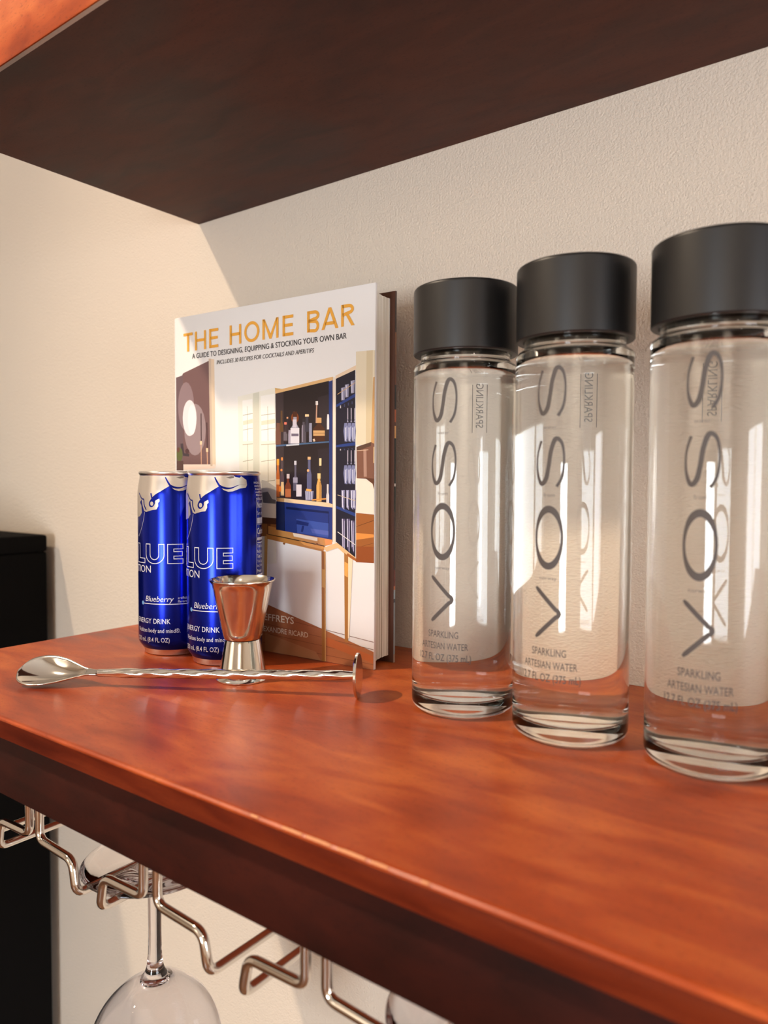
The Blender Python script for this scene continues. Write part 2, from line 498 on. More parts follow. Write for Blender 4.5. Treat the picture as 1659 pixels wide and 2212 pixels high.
# ------------------------------------------------------------------ tall black cabinet at the left
cb = tag(empty('cabinet', (0, 0, FLOOR)), 'tall matte black cabinet against the wall beyond the shelf', 'cabinet')
CX1, CY1, CZ = -0.262, -0.012, 0.0670 - FLOOR
box('body', (CX1 - 0.55, CY1 - 0.30, 0.06), (CX1, CY1, CZ - 0.02), M_black, cb, 0.003)
box('top', (CX1 - 0.552, CY1 - 0.303, CZ - 0.0199), (CX1 + 0.001, CY1, CZ), M_black, cb, 0.003)
box('plinth', (CX1 - 0.53, CY1 - 0.28, 0), (CX1 - 0.02, CY1 - 0.01, 0.0599), M_black, cb)
for k in (0, 1):
    d = box('door', (CX1 - 0.548 + 0.2745 * k, CY1 - 0.318, 0.07), (CX1 - 0.2755 + 0.2735 * k, CY1 - 0.3005, CZ - 0.03), M_black, cb, 0.002)
    hx = CX1 - 0.30 + 0.05 * k
    tube('handle', bent([(hx, CY1 - 0.318, 0.60), (hx, CY1 - 0.345, 0.60), (hx, CY1 - 0.345, 0.75), (hx, CY1 - 0.318, 0.75)], 0.01), 0.004, M_black, d)

# ------------------------------------------------------------------ energy drink cans
CR, CH = 0.027, 0.1380
can_prof = [(0.0215, 0.0), (0.0226, 0.0008), (0.0228, 0.0024), (0.0236, 0.0048), (0.0256, 0.0074), (0.0267, 0.0095), (CR, 0.0125), (CR, 0.060), (CR, 0.1205), (0.02675, 0.1235), (0.0262, 0.1275), (0.0256, 0.1315), (0.0252, 0.1348)]
def can_r(z):
    p = can_prof
    for (r1, z1), (r2, z2) in zip(p, p[1:]):
        if z1 <= z <= z2:
            return r1 + (r2 - r1) * (z - z1) / (z2 - z1)
    return p[-1][0] if z > 0.1 else p[0][0]
D2R = PI / 180
def dg(pts):            # (degrees, mm) on the can -> metres on the developed surface
    return [(a * D2R * CR, z / 1000) for a, z in pts]
BULL = [(-150, 136), (-120, 134.6), (-26.7, 134.6), (-26.0, 134.3), (-23.9, 133.7), (-17.4, 133.0), (-14.1, 134.2), (-9.7, 132.9), (-5.0, 131.6), (-4.7, 128.0), (-7.3, 126.2), (-17.4, 125.6), (-28.8, 123.6), (-35.6, 123.3), (-42.2, 124.4), (-48.8, 127.2), (-52.2, 126.2), (-61.2, 123.6), (-71.2, 120.9), (-77.6, 118.6), (-82.4, 115.7), (-83.7, 113.1), (-80.6, 111.7), (-74.7, 112.4), (-73.4, 115.1), (-70.8, 116.5), (-65.2, 117.6), (-64.7, 115.7), (-67.0, 114.6), (-67.0, 112.1), (-69.8, 109.7), (-76.7, 109.3), (-89.6, 107.7), (-94.7, 108.4), (-98.9, 112.3), (-101.6, 116.8), (-107.4, 114.8), (-102.6, 112.2), (-101.2, 107.0), (-107.8, 104.3), (-124, 103.0), (-136, 106), (-150, 112)]
BULL[0] = (-150, 134.6)

def make_can():
    t = empty('energy_drink_can')
    body = lathe('body', can_prof[3:], M_blue, t, 96, 30)
    lathe('base', [(0, 0.0065), (0.012, 0.0048), (0.0195, 0.0012), (0.0205, 0.0002)] + can_prof[:4], M_alu, t, 96, 40)
    lid = lathe('lid', [(0.0252, 0.1348), (0.0255, 0.1353), (0.0261, 0.1359), (0.0262, 0.1369), (0.0258, 0.1378), (0.0250, CH), (0.0243, 0.1376), (0.0240, 0.1360), (0.0236, 0.1325), (0.0228, 0.1318), (0.0222, 0.1330), (0.0210, 0.1334), (0, 0.1334)], M_alu, t, 96, 40)
    tab = shape_poly([(0.0085 * math.cos(a) * (1.0 if math.cos(a) > 0 else 1.2), 0.0055 * math.sin(a)) for a in [2 * PI * k / 20 for k in range(20)]])
    me = mesh_from([(x, y, 0.1340) for x, y in tab[0]] + [(x, y, 0.1347) for x, y in tab[0]], [f for f in tab[1]] + [tuple(i + 20 for i in f) for f in tab[1]] + [(i, (i + 1) % 20, 20 + (i + 1) % 20, 20 + i) for i in range(20)], 'pull_tab')
    link('pull_tab', me, lid, [M_alu])
    # silver bull emblem, with its blue drawing lines
    wrap_print('silver_emblem', shape_poly(dg(BULL)), can_r, 0, M_silver, body, 0.0012, 0.0012)
    lines = []
    lines.append(shape_ribbon(catmull(dg([(-56.2, 133.4), (-50.2, 128.6), (-46.2, 126.8), (-38.2, 125.7), (-30.2, 126.0), (-18.9, 128.0), (-7.2, 128.2)]), 5), [0.00005 + 0.0007 * math.sin(PI * min(1, 0.15 + i / 30)) for i in range(31)]))
    lines.append(shape_ribbon(catmull(dg([(-111.3, 121.9), (-101.0, 117.5), (-95.6, 116.9), (-94.6, 113.0), (-89.6, 109.2)]), 5), 0.00045))
    lines.append(shape_ribbon(dg([(-79.8, 121.6), (-78.2, 118.2)]), 0.0005))
    ey = [(-78 + 5.6 * math.cos(a) + 1.2 * math.sin(a), 114.2 + 2.9 * math.sin(a)) for a in [2 * PI * k / 18 for k in range(18)]]
    lines.append(shape_poly(dg(ey)))
    wrap_print('emblem_lines', merge(lines), can_r, 0, M_blue, body, 0.0012, 0.0012, 0.00022)
    wrap_print('emblem_highlight', shape_poly(dg([(-78 + 3.0 * math.cos(a), 113.9 + 1.6 * math.sin(a)) for a in [2 * PI * k / 14 for k in range(14)]])), can_r, 0, M_silver, body, 0.0012, None, 0.0003)
    wrap_print('emblem_shading', shape_poly(dg([(-38.8, 133.2), (-30.1, 134.3), (-26.0, 134.2), (-26.7, 132.9), (-32.8, 132.5)])), can_r, 0, M_grey, body, 0.0012, 0.0012, 0.0002)
    # lettering
    S = []
    S.append(shape_ribbon(catmull(dg([(-93.6, 107.5), (-97.3, 100.6), (-104.6, 93.9), (-113.6, 89.1)]), 6), 0.00013))
    mm = lambda a: a * D2R * CR
    hw = 0.00027; z0, z1 = 0.0698, 0.0840; tk = 0.0034
    xa, xb = mm(-52.5), mm(-29.4)                                     # E
    S.append(shape_outline([(xa, z0), (xb, z0), (xb, z0 + tk), (xa + tk + .001, z0 + tk), (xa + tk + .001, z0 + 0.0055), (xb - .0004, z0 + 0.0055), (xb - .0004, z0 + 0.0088), (xa + tk + .001, z0 + 0.0088), (xa + tk + .001, z1 - tk), (xb, z1 - tk), (xb, z1), (xa, z1)], hw))
    xa, xb = mm(-90.5), mm(-58.0); rr = (xb - xa) / 2; xc = (xa + xb) / 2; zc = z0 + 0.0062
    ro, ri = rr, rr - tk - .0006
    U = [(xa, z1)] + [(xc + ro * math.cos(a), zc + 0.0064 * math.sin(a)) for a in [PI + PI * k / 14 for k in range(15)]] + [(xb, z1), (xb - tk - .0006, z1)] + [(xc + ri * math.cos(a), zc + 0.0034 * math.sin(a)) for a in [2 * PI - PI * k / 12 for k in range(13)]] + [(xa + tk + .0006, z1)]
    S.append(shape_outline(U, hw))
    xa, xb = mm(-117), mm(-93.5)                                      # L
    S.append(shape_outline([(xa, z0), (xb, z0), (xb, z0 + tk), (xa + tk + .0006, z0 + tk), (xa + tk + .0006, z1), (xa, z1)], hw))
    xa, xb = mm(-150), mm(-122); zmid = (z0 + z1) / 2                  # B
    Bo = [(xa, z0)] + [(xb - .0045 + .0045 * math.cos(a), z0 + .0036 + .0036 * math.sin(a)) for a in [-PI / 2 + PI * k / 8 for k in range(9)]] + [(xb - .005 + .0042 * math.cos(a), z1 - .0035 + .0035 * math.sin(a)) for a in [-PI / 2 + PI * k / 8 for k in range(9)]] + [(xa, z1)]
    S.append(shape_outline(Bo, hw))
    for zz in (z0 + .0036, z1 - .0035):
        S.append(shape_outline([(xa + .004, zz - .0011), (xb - .005, zz - .0011), (xb - .004, zz), (xb - .005, zz + .0011), (xa + .004, zz + .0011)], hw))
    T = lambda s, a0, a1, z, cap, bold=0.0, sh_=0.0: S.append(shape_text(s, mm(a0), mm(a1), z, cap, bold, sh_))
    T('EDITION', -143, -80.8, 0.0628, 0.0052)
    T('Blueberry', -92.5, -43.5, 0.0414, 0.0040, 0.0, 0.25)
    T('artificial', -37.5, -21, 0.0434, 0.0017, 0.0, 0.1); T('flavors', -37.5, -23, 0.0408, 0.0017, 0.0, 0.1)
    S.append(shape_ribbon([(mm(-97.5), 0.0396), (mm(-18), 0.0396)], 0.00028))
    T('ENERGY', -115, -80.5, 0.0250, 0.0036); T('DRINK', -76.5, -48.8, 0.0250, 0.0036, 0.004)
    T('Vitalizes body and mind\u00ae.', -114, -34, 0.0183, 0.0030, 0.0)
    T('250 mL (8.4 FL OZ)', -116, -50.2, 0.0112, 0.0033, 0.003)
    # nutrition panel on the right side
    pa, pb = mm(14.5), mm(66)
    S.append(shape_outline([(pa, 0.018), (pb, 0.018), (pb, 0.1175), (pa, 0.1175)], 0.00016))
    for s, wd, z, cap, bold in (('Nutrition Facts', 46, 0.1118, 0.0044, 0.03), ('Serv. size: 1 can', 42, 0.1066, 0.0027, 0), ('Amount per serving', 40, 0.0992, 0.0018, 0), ('Calories', 30, 0.0928, 0.0044, 0.02), ('Total Fat 0g', 26, 0.0830, 0.0024, 0.01),
                                ('Sodium', 18, 0.0792, 0.0022, 0.01), ('Total Carb.', 25, 0.0756, 0.0024, 0.02), ('Total Sugars', 26, 0.0722, 0.0020, 0), ('Incl. Added', 24, 0.0690, 0.0019, 0), ('Protein', 17, 0.0650, 0.0024, 0.02), ('Niacin', 16, 0.0586, 0.0024, 0), ('Vitamin B6', 24, 0.0546, 0.0024, 0), ('Vitamin B12', 25, 0.0510, 0.0024, 0)):
        T(s, 16.5, 16.5 + wd, z, cap, bold)
    for z, h in ((0.1025, 0.0020), (0.0893, 0.0010), (0.0622, 0.0016), (0.0865, 0.0003)):
        S.append(shape_ribbon([(mm(16.5), z), (mm(64), z)], h))
    for i in range(6):
        T(('INGREDIENTS', 'carbonated', 'taurine', 'caffeine', 'flavors', 'color added')[i], 11 + i * 0.5, 44, 0.1290 - 0.0022 * i, 0.0014, 0.01)
    wrap_print('white_lettering', merge(S), can_r, 0, M_print, body, 0.0014, None, 0.00016)
    wrap_print('flavour_dot', shape_poly(dg([(-99.5 + 3.0 * math.cos(a), 39.8 + 1.5 * math.sin(a)) for a in [2 * PI * k / 16 for k in range(16)]])), can_r, 0, M_dot, body, 0.001, None, 0.0002)
    return t
can2 = make_can(); can2.location = (0.1639, -0.1129, 0)
tag(can2, 'slim blue energy drink can standing right behind the steel jigger', 'can', 'blue energy drink cans')
can1 = copy_tree(can2); can1.location = (0.1097, -0.1154, 0); can1.rotation_euler = (0, 0, 4.2 * D2R)
tag(can1, 'slim blue energy drink can farther left, nearest the end of the shelf', 'can', 'blue energy drink cans')

# ------------------------------------------------------------------ book
BW, BH, BT = 0.2025, 0.2664, 0.0283
ang = 2.5 * D2R
bk = tag(empty('book', (0.2711 - BW * math.cos(ang), -0.0727 - BW * math.sin(ang), 0), ang), 'white hardcover book with gold title and bar cabinet photo on its cover', 'book')
fc = box('front_cover', (0.0, 0, 0), (BW, 0.0026, BH), M_cover, bk, 0.0006)
bc = box('back_cover', (0.0, BT - 0.0026, 0), (BW - 0.001, BT, BH), M_end, bk, 0.0006)
box('spine', (-0.0024, 0.0006, 0), (-0.0001, BT - 0.0006, BH), M_spine, bk, 0.0008)
# page block: fore edge slightly hollow, foot of the pages sagging
PB = []; nx = 24
V = []; F = []
ny = 16
for j in range(ny + 1):
    ty = j / ny; y = 0.0028 + ty * (BT - 0.0056)
    q = 4 * ty * (1 - ty)
    xr = BW - 0.0035 - 0.0022 * q - 0.0016 * ty + (0.0005 if j % 3 == 0 else 0)
    zb = 0.0030 + 0.0022 * ty; zt = BH - 0.0030 - 0.0022 * ty
    V += [(0.0005, y, zb), (xr, y, zb), (xr, y, zt), (0.0005, y, zt)]
for j in range(ny):
    a, c = 4 * j, 4 * (j + 1)
    for i in range(4):
        k = (i + 1) % 4
        F.append((a + i, a + k, c + k, c + i))
F.append((3, 2, 1, 0)); n = 4 * ny; F.append((n, n + 1, n + 2, n + 3))
bm = bmesh.new(); vs = [bm.verts.new(v) for v in V]
for f in F: bm.faces.new([vs[i] for i in f])
bmesh.ops.recalc_face_normals(bm, faces=bm.faces[:])
me = bpy.data.meshes.new('page_block'); bm.to_mesh(me); bm.free()
link('page_block', me, bk, [M_page])
# cover photograph, printed flat: one mesh with a material for each colour
COVER_ART = [
 ((118, 90, 90), [(0.3, 217.1), (7.7, 218.3), (8.9, 220), (39.5, 227.6), (40.9, 144.3), (0.3, 144.7)]),
 ((112, 92, 96), [(0.3, 217.1), (7.7, 218.3), (8.9, 220), (8.3, 144.6), (0.3, 144.7)]),
 ((146, 124, 128), [(22.1, 192.1), (21.6, 186), (20.1, 180.5), (18, 176.2), (15.2, 173.5), (12.2, 172.6), (9.2, 173.7), (6.5, 176.6), (4.3, 181.2), (3, 186.9), (2.5, 193.1), (3.1, 199.3), (4.5, 204.8), (6.8, 209.1), (9.5, 211.8), (12.6, 212.5), (15.5, 211.4), (18.2, 208.3), (20.3, 203.8), (21.6, 198.2)]),
 ((156, 136, 138), [(35.8, 172.6), (35.1, 166.1), (33.3, 160.3), (30.5, 155.7), (26.9, 152.8), (22.9, 151.8), (18.9, 152.9), (15.3, 156), (12.5, 160.8), (10.6, 166.9), (10, 173.5), (10.7, 180.1), (12.7, 186), (15.6, 190.6), (19.2, 193.4), (23.2, 194.2), (27.2, 192.9), (30.7, 189.8), (33.5, 185), (35.2, 179.1)]),
 ((238, 228, 230), [(25, 182.4), (24.5, 177.8), (23.3, 173.8), (21.5, 170.6), (19.1, 168.5), (16.6, 167.9), (14, 168.7), (11.6, 170.9), (9.8, 174.3), (8.6, 178.5), (8.2, 183.1), (8.7, 187.8), (9.9, 191.9), (11.8, 195.1), (14.2, 197), (16.8, 197.6), (19.4, 196.7), (21.7, 194.5), (23.5, 191.1), (24.6, 187)]),
 ((246, 240, 240), [(24.6, 180.9), (24.3, 177.1), (23.6, 173.7), (22.4, 171.1), (21, 169.3), (19.4, 168.8), (17.9, 169.5), (16.4, 171.3), (15.3, 174), (14.6, 177.5), (14.4, 181.4), (14.7, 185.2), (15.4, 188.6), (16.6, 191.3), (18, 193), (19.6, 193.5), (21.2, 192.8), (22.6, 191), (23.7, 188.2), (24.4, 184.8)]),
 ((66, 46, 50), [(29.7, 185.9), (29.9, 163.5), (31, 163.5), (30.8, 185.9)]),
 ((66, 46, 50), [(36.5, 178.3), (36.8, 157.6), (37.9, 157.6), (37.6, 178.3)]),
 ((245, 205, 165), [(28.9, 163.5), (28.9, 160.6), (31.3, 160.6), (31.3, 163.5)]),
 ((245, 205, 165), [(36, 157.6), (36, 154.5), (38.4, 154.4), (38.4, 157.5)]),
 ((225, 175, 140), [(29.8, 160.6), (30, 144.4), (30.7, 144.4), (30.5, 160.6)]),
 ((225, 175, 140), [(36.8, 154.5), (37.1, 144.3), (37.9, 144.3), (37.6, 154.5)]),
 ((70, 60, 66), [(5.2, 161.9), (6.7, 152.8), (10, 153), (8.5, 162.1)]),
 ((70, 60, 66), [(8.2, 151.8), (15.6, 151.1), (16, 153.3), (8.6, 154)]),
 ((84, 58, 60), [(16, 155.4), (15.9, 154.8), (15.5, 154.2), (14.9, 153.7), (14.3, 153.4), (13.5, 153.3), (12.7, 153.5), (12, 153.8), (11.5, 154.3), (11.1, 154.9), (11, 155.5), (11.1, 156.2), (11.5, 156.8), (12, 157.2), (12.7, 157.5), (13.5, 157.6), (14.3, 157.5), (15, 157.1), (15.5, 156.7), (15.9, 156.1)]),
 ((98, 104, 62), [(7.8, 152.9), (7.6, 151.1), (7.1, 149.5), (6.2, 148.2), (5.1, 147.4), (4, 147.1), (2.8, 147.4), (1.7, 148.2), (0.9, 149.6), (0.4, 151.2), (0.3, 152.1), (0.3, 154), (0.4, 154.9), (1, 156.5), (1.8, 157.8), (2.9, 158.6), (4.1, 158.9), (5.2, 158.5), (6.3, 157.7), (7.1, 156.4), (7.6, 154.7)]),
 ((110, 72, 62), [(4.4, 156.7), (4.3, 156.1), (4, 155.5), (3.6, 155), (3.1, 154.7), (2.6, 154.6), (2.1, 154.7), (1.6, 155), (1.2, 155.5), (0.9, 156.1), (0.9, 156.8), (1, 157.5), (1.2, 158), (1.6, 158.5), (2.1, 158.8), (2.6, 158.9), (3.2, 158.8), (3.7, 158.5), (4, 158), (4.3, 157.4)]),
 ((92, 68, 64), [(0.4, 147.7), (8.7, 147.6), (8.7, 139.6), (0.3, 139.6)]),
 ((228, 205, 178), [(39.5, 229.4), (45.8, 228.2), (47.1, 142.9), (41, 143)]),
 ((246, 226, 212), [(9.1, 144.6), (46.8, 144.2), (46.7, 141.1), (9.1, 140.1)]),
 ((206, 186, 166), [(39.5, 229.4), (42.1, 229.1), (43.4, 143), (41, 143)]),
 ((236, 234, 222), [(72.1, 196.9), (110.9, 201.2), (112.2, 68.4), (75.1, 66)]),
 ((214, 214, 198), [(88.2, 198.3), (94.8, 199.1), (95.3, 67.3), (88.6, 66.9)]),
 ((246, 245, 240), [(76.9, 193.5), (87.6, 194.2), (88, 161.9), (77.5, 161.9)]),
 ((238, 236, 222), [(77.1, 159.2), (88, 159.5), (88.3, 106.8), (77.6, 106.5)]),
 ((150, 138, 112), [(77.5, 181.9), (88, 182.9), (87.9, 183.3), (77.4, 182.3)]),
 ((150, 138, 112), [(77.5, 170.5), (87.9, 171.6), (87.9, 171.9), (77.4, 170.8)]),
 ((150, 138, 112), [(77.4, 146), (87.9, 147.3), (87.8, 147.7), (77.3, 146.3)]),
 ((150, 138, 112), [(77.3, 130), (87.8, 131.5), (87.7, 131.8), (77.2, 130.3)]),
 ((226, 222, 200), [(77.6, 177.6), (87.9, 178.9), (87.9, 175.7), (77.6, 174.4)]),
 ((176, 166, 140), [(82.1, 188.8), (82.4, 162), (82.8, 162), (82.4, 188.8)]),
 ((160, 150, 120), [(82.4, 159.5), (82.6, 111.7), (83, 111.7), (82.8, 159.5)]),
 ((170, 158, 130), [(77.1, 159.1), (88, 159.5), (88, 159.9), (77.1, 159.5)]),
 ((246, 245, 240), [(96.3, 195.9), (110.5, 196.8), (111, 161.2), (96.9, 161.4)]),
 ((238, 236, 222), [(96.5, 158.7), (111, 158.9), (111.3, 107.4), (97, 107)]),
 ((150, 138, 112), [(96.8, 181), (110.9, 181.8), (110.9, 182.1), (96.8, 181.4)]),
 ((150, 138, 112), [(96.8, 169.8), (110.9, 170.7), (110.9, 171), (96.7, 170.1)]),
 ((150, 138, 112), [(96.7, 145.8), (110.9, 147), (110.8, 147.4), (96.7, 146.1)]),
 ((150, 138, 112), [(96.7, 130), (110.9, 131.5), (110.8, 131.9), (96.6, 130.4)]),
 ((226, 222, 200), [(96.9, 176.8), (110.9, 177.9), (110.9, 174.7), (96.9, 173.6)]),
 ((176, 166, 140), [(103.3, 187.7), (103.6, 161.4), (104, 161.4), (103.6, 187.7)]),
 ((160, 150, 120), [(103.6, 159), (103.9, 112.1), (104.3, 112.1), (104, 159)]),
 ((170, 158, 130), [(96.5, 158.6), (111, 158.9), (111, 159.3), (96.5, 159)]),
 ((196, 194, 186), [(97.1, 131.9), (102, 131.1), (111.7, 126.3), (111.7, 113.5), (97, 114.4)]),
 ((98, 96, 94), [(97.6, 122.1), (103.6, 123), (107.9, 117.4), (111.7, 116.7), (111.7, 113.9), (98.7, 114.4)]),
 ((228, 218, 200), [(95.4, 114), (112.2, 113.5), (112.2, 102.9), (95.3, 103.4)]),
 ((84, 54, 36), [(95.3, 103.4), (112.2, 102.9), (112.2, 98.2), (95.3, 98.4)]),
 ((150, 98, 50), [(95.3, 98.4), (112.2, 98.2), (112.2, 88.6), (95.3, 88.6)]),
 ((112, 66, 30), [(103, 98.3), (103, 89.8), (106.3, 89.9), (106.3, 98.4)]),
 ((38, 30, 34), [(111.3, 196.8), (120.1, 197.9), (162.5, 202.9), (163.1, 115.1), (112.3, 116.8)]),
 ((58, 48, 52), [(111.3, 197), (119.4, 197.9), (120.1, 116.6), (112.3, 116.8)]),
 ((50, 42, 48), [(152.1, 191.3), (162.5, 193.2), (162.6, 160), (155.4, 159.6)]),
 ((46, 38, 46), [(152.1, 154), (162.6, 155), (162.7, 117.3), (155.4, 118.4)]),
 ((212, 172, 110), [(110.9, 201.1), (118.8, 199.6), (111.3, 198.4)]),
 ((226, 184, 128), [(110.9, 199), (120.5, 200.1), (166, 205.3), (166.1, 202.8), (162.5, 202.6), (120.5, 197.8), (111.3, 196.7)]),
 ((38, 56, 116), [(162.3, 202.1), (165.7, 202.8), (166.1, 114.5), (163, 115.4)]),
 ((72, 102, 140), [(112, 158.2), (162.6, 159.7), (162.8, 158.7), (112, 157)]),
 ((200, 205, 215), [(122.2, 158.2), (134.7, 158.5), (134.7, 157.5), (122.2, 157.1)]),
 ((112, 76, 62), [(111.5, 158.5), (111.5, 168.7), (112.5, 172), (112.5, 174.7), (115.7, 174.5), (115.7, 171.9), (116.8, 168.5), (116.8, 158.4)]),
 ((96, 70, 44), [(115.6, 168), (115.6, 173.4), (116.7, 175.1), (116.7, 183.7), (118.3, 183.6), (118.3, 175.1), (119.3, 173.2), (119.3, 167.8)]),
 ((60, 46, 50), [(119.5, 160.5), (119.5, 168), (120.4, 170.4), (120.4, 175), (122.3, 174.9), (122.3, 170.3), (123.3, 167.8), (123.3, 160.4)]),
 ((226, 120, 100), [(120.2, 173.2), (120.2, 175), (122.6, 174.9), (122.6, 173.1)]),
 ((104, 96, 104), [(119.5, 161.3), (119.5, 167.8), (123.3, 167.7), (123.3, 161.2)]),
 ((52, 40, 46), [(122.2, 166.4), (122.2, 171.8), (122.7, 173.6), (122.7, 178.8), (123.9, 178.7), (123.9, 173.5), (124.4, 171.7), (124.4, 166.3)]),
 ((206, 150, 110), [(122.5, 177.5), (122.5, 178.8), (124.1, 178.7), (124.1, 177.4)]),
 ((164, 158, 176), [(124.2, 158.9), (124.2, 165.9), (124.5, 168.3), (124.5, 169), (126.6, 168.9), (126.6, 168.2), (126.8, 165.9), (126.8, 158.8)]),
 ((120, 60, 26), [(134.4, 177.6), (134.2, 176.4), (133.7, 175.4), (132.9, 174.6), (131.8, 174), (130.7, 173.9), (129.5, 174.1), (128.5, 174.7), (127.6, 175.6), (127.1, 176.7), (126.9, 178), (127.1, 179.2), (127.6, 180.2), (128.5, 181), (129.5, 181.5), (130.7, 181.7), (131.8, 181.4), (132.9, 180.8), (133.7, 179.9), (134.2, 178.8)]),
 ((150, 150, 166), [(126.4, 158.6), (126.4, 169.7), (129.1, 173.3), (129.1, 182.4), (132.3, 182.2), (132.3, 173.2), (134.9, 169.4), (134.9, 158.4)]),
 ((70, 36, 22), [(128.6, 178.5), (128.6, 182.4), (132.7, 182.2), (132.7, 178.3)]),
 ((214, 212, 222), [(126.4, 159.1), (126.4, 170.5), (134.9, 170.2), (134.9, 158.9)]),
 ((110, 100, 120), [(127.2, 164.3), (134.2, 164.1), (134.2, 166), (127.2, 166.3)]),
 ((196, 192, 206), [(128.5, 176.6), (128.5, 170.8), (132.3, 170.6), (132.3, 176.4)]),
 ((84, 78, 90), [(136.8, 159.2), (136.8, 169.5), (138, 172.8), (138, 176.9), (140, 176.8), (140, 172.7), (141.3, 169.3), (141.3, 159)]),
 ((44, 40, 46), [(137.8, 174.4), (137.8, 177), (140.3, 176.8), (140.3, 174.3)]),
 ((150, 142, 158), [(137.4, 172), (137.4, 159.8), (138.4, 159.8), (138.4, 172)]),
 ((60, 58, 70), [(140.4, 167.1), (140.4, 171.9), (140.8, 173.5), (140.8, 179.9), (143.6, 179.8), (143.6, 173.4), (144, 171.8), (144, 167)]),
 ((240, 206, 160), [(140.4, 178.2), (140.4, 179.9), (144, 179.7), (144, 178.1)]),
 ((146, 148, 172), [(144.2, 159.6), (144.2, 169.4), (144.3, 172.7), (144.3, 173.3), (146.8, 173.2), (146.8, 172.6), (146.8, 169.3), (146.9, 159.5)]),
 ((190, 150, 130), [(150.8, 187), (150.3, 173.1), (151.4, 173), (152, 186.9)]),
 ((232, 226, 222), [(150.3, 188.9), (150.3, 186.1), (152.6, 186), (152.5, 188.8)]),
 ((74, 42, 28), [(148.1, 160), (148.1, 169.2), (151.7, 172.1), (151.7, 176.8), (155.2, 176.7), (155.3, 171.9), (158.8, 168.8), (158.8, 159.7)]),
 ((204, 158, 104), [(151.2, 173.1), (151.2, 176.9), (155.7, 176.6), (155.7, 172.9)]),
 ((206, 164, 112), [(148.1, 163.9), (148.1, 167.8), (158.8, 167.4), (158.8, 163.6)]),
 ((150, 110, 70), [(148.4, 165.7), (158.6, 165.3), (158.6, 165.7), (148.4, 166)]),
 ((210, 190, 170), [(147.6, 161.5), (148.4, 159.6), (150.1, 160), (149.3, 161.9)]),
 ((226, 222, 226), [(160.7, 168.1), (160.7, 175.3), (161, 177.7), (161, 178.9), (162.5, 178.8), (162.6, 177.6), (162.8, 175.2), (162.8, 168.1)]),
 ((196, 108, 48), [(112.2, 119.1), (112.2, 135), (112.9, 140.3), (113, 147.6), (114.9, 147.6), (114.9, 140.3), (115.6, 135), (115.6, 119.1)]),
 ((240, 160, 60), [(112.7, 143), (112.7, 147.6), (115.1, 147.6), (115.1, 142.9)]),
 ((238, 180, 120), [(112.2, 128.4), (112.2, 132.4), (115.6, 132.4), (115.6, 128.4)]),
 ((90, 74, 80), [(115.8, 119.8), (115.8, 133.7), (117.2, 138.3), (117.2, 148.8), (118.6, 148.8), (118.6, 138.3), (120, 133.7), (120, 119.8)]),
 ((222, 142, 72), [(117, 146.5), (117, 148.8), (118.8, 148.8), (118.8, 146.4)]),
 ((224, 140, 70), [(118.5, 139.3), (118.4, 139), (118.3, 138.7), (118.1, 138.5), (117.8, 138.4), (117.4, 138.4), (117.1, 138.4), (116.8, 138.5), (116.6, 138.7), (116.4, 139), (116.4, 139.3), (116.4, 139.6), (116.6, 139.8), (116.8, 140), (117.1, 140.2), (117.4, 140.2), (117.8, 140.2), (118.1, 140), (118.3, 139.8), (118.4, 139.6)]),
 ((226, 192, 140), [(116.7, 120.2), (116.7, 126.8), (117, 129.1), (117, 130.4), (119.6, 130.4), (119.6, 129.1), (119.9, 126.9), (119.9, 120.2)]),
 ((224, 130, 50), [(115.1, 123.1), (115.1, 125.6), (115.2, 126.4), (115.2, 127.1), (117, 127.1), (117, 126.4), (117.2, 125.6), (117.2, 123.1)]),
 ((120, 62, 40), [(121.1, 118.7), (121.1, 127.5), (122.8, 130.4), (122.8, 136.3), (125.1, 136.3), (125.1, 130.4), (126.8, 127.5), (126.8, 118.8)]),
 ((206, 190, 190), [(122.6, 133), (122.6, 136.3), (125.4, 136.3), (125.4, 133)]),
 ((180, 106, 66), [(121.1, 119.2), (121.1, 125.1), (126.8, 125.2), (126.8, 119.3)]),
 ((96, 92, 112), [(128.9, 123.9), (128.9, 132.2), (130.3, 135), (130.3, 146), (132, 146), (132, 135), (133.3, 132.2), (133.3, 123.9)]),
 ((206, 206, 216), [(130, 143), (130, 146), (132.2, 146), (132.2, 143)]),
 ((156, 152, 172), [(128.9, 129.8), (128.9, 133.7), (133.3, 133.7), (133.3, 129.8)]),
 ((40, 36, 44), [(132, 119.5), (132, 127.4), (133.5, 130.1), (133.5, 136.3), (135.5, 136.3), (135.5, 130.1), (137.1, 127.5), (137.1, 119.6)]),
 ((216, 210, 218), [(132, 119.6), (132, 128.5), (137.1, 128.5), (137.1, 119.7)]),
 ((96, 98, 132), [(142.3, 124.7), (142.2, 135.8), (143.2, 139.4), (143.2, 148.7), (145.6, 148.7), (145.6, 139.4), (146.6, 135.7), (146.6, 124.7)]),
 ((226, 182, 130), [(142.9, 146.8), (142.9, 148.8), (145.8, 148.7), (145.8, 146.8)]),
 ((236, 176, 120), [(144.5, 138.8), (144.4, 138.5), (144.3, 138.2), (144, 138), (143.7, 137.8), (143.3, 137.8), (143, 137.8), (142.6, 138), (142.4, 138.2), (142.2, 138.5), (142.2, 138.8), (142.2, 139.1), (142.4, 139.4), (142.6, 139.6), (143, 139.8), (143.3, 139.8), (143.7, 139.8), (144, 139.6), (144.3, 139.4), (144.4, 139.1)]),
 ((140, 140, 166), [(140.4, 124), (148.5, 123.8), (147.7, 116.9), (141, 117)]),
 ((232, 170, 90), [(141.3, 123.8), (146.3, 123.4), (146.6, 125), (141.6, 125.5)]),
 ((206, 208, 226), [(141.1, 123.5), (141.3, 117.6), (141.9, 117.6), (141.7, 123.5)]),
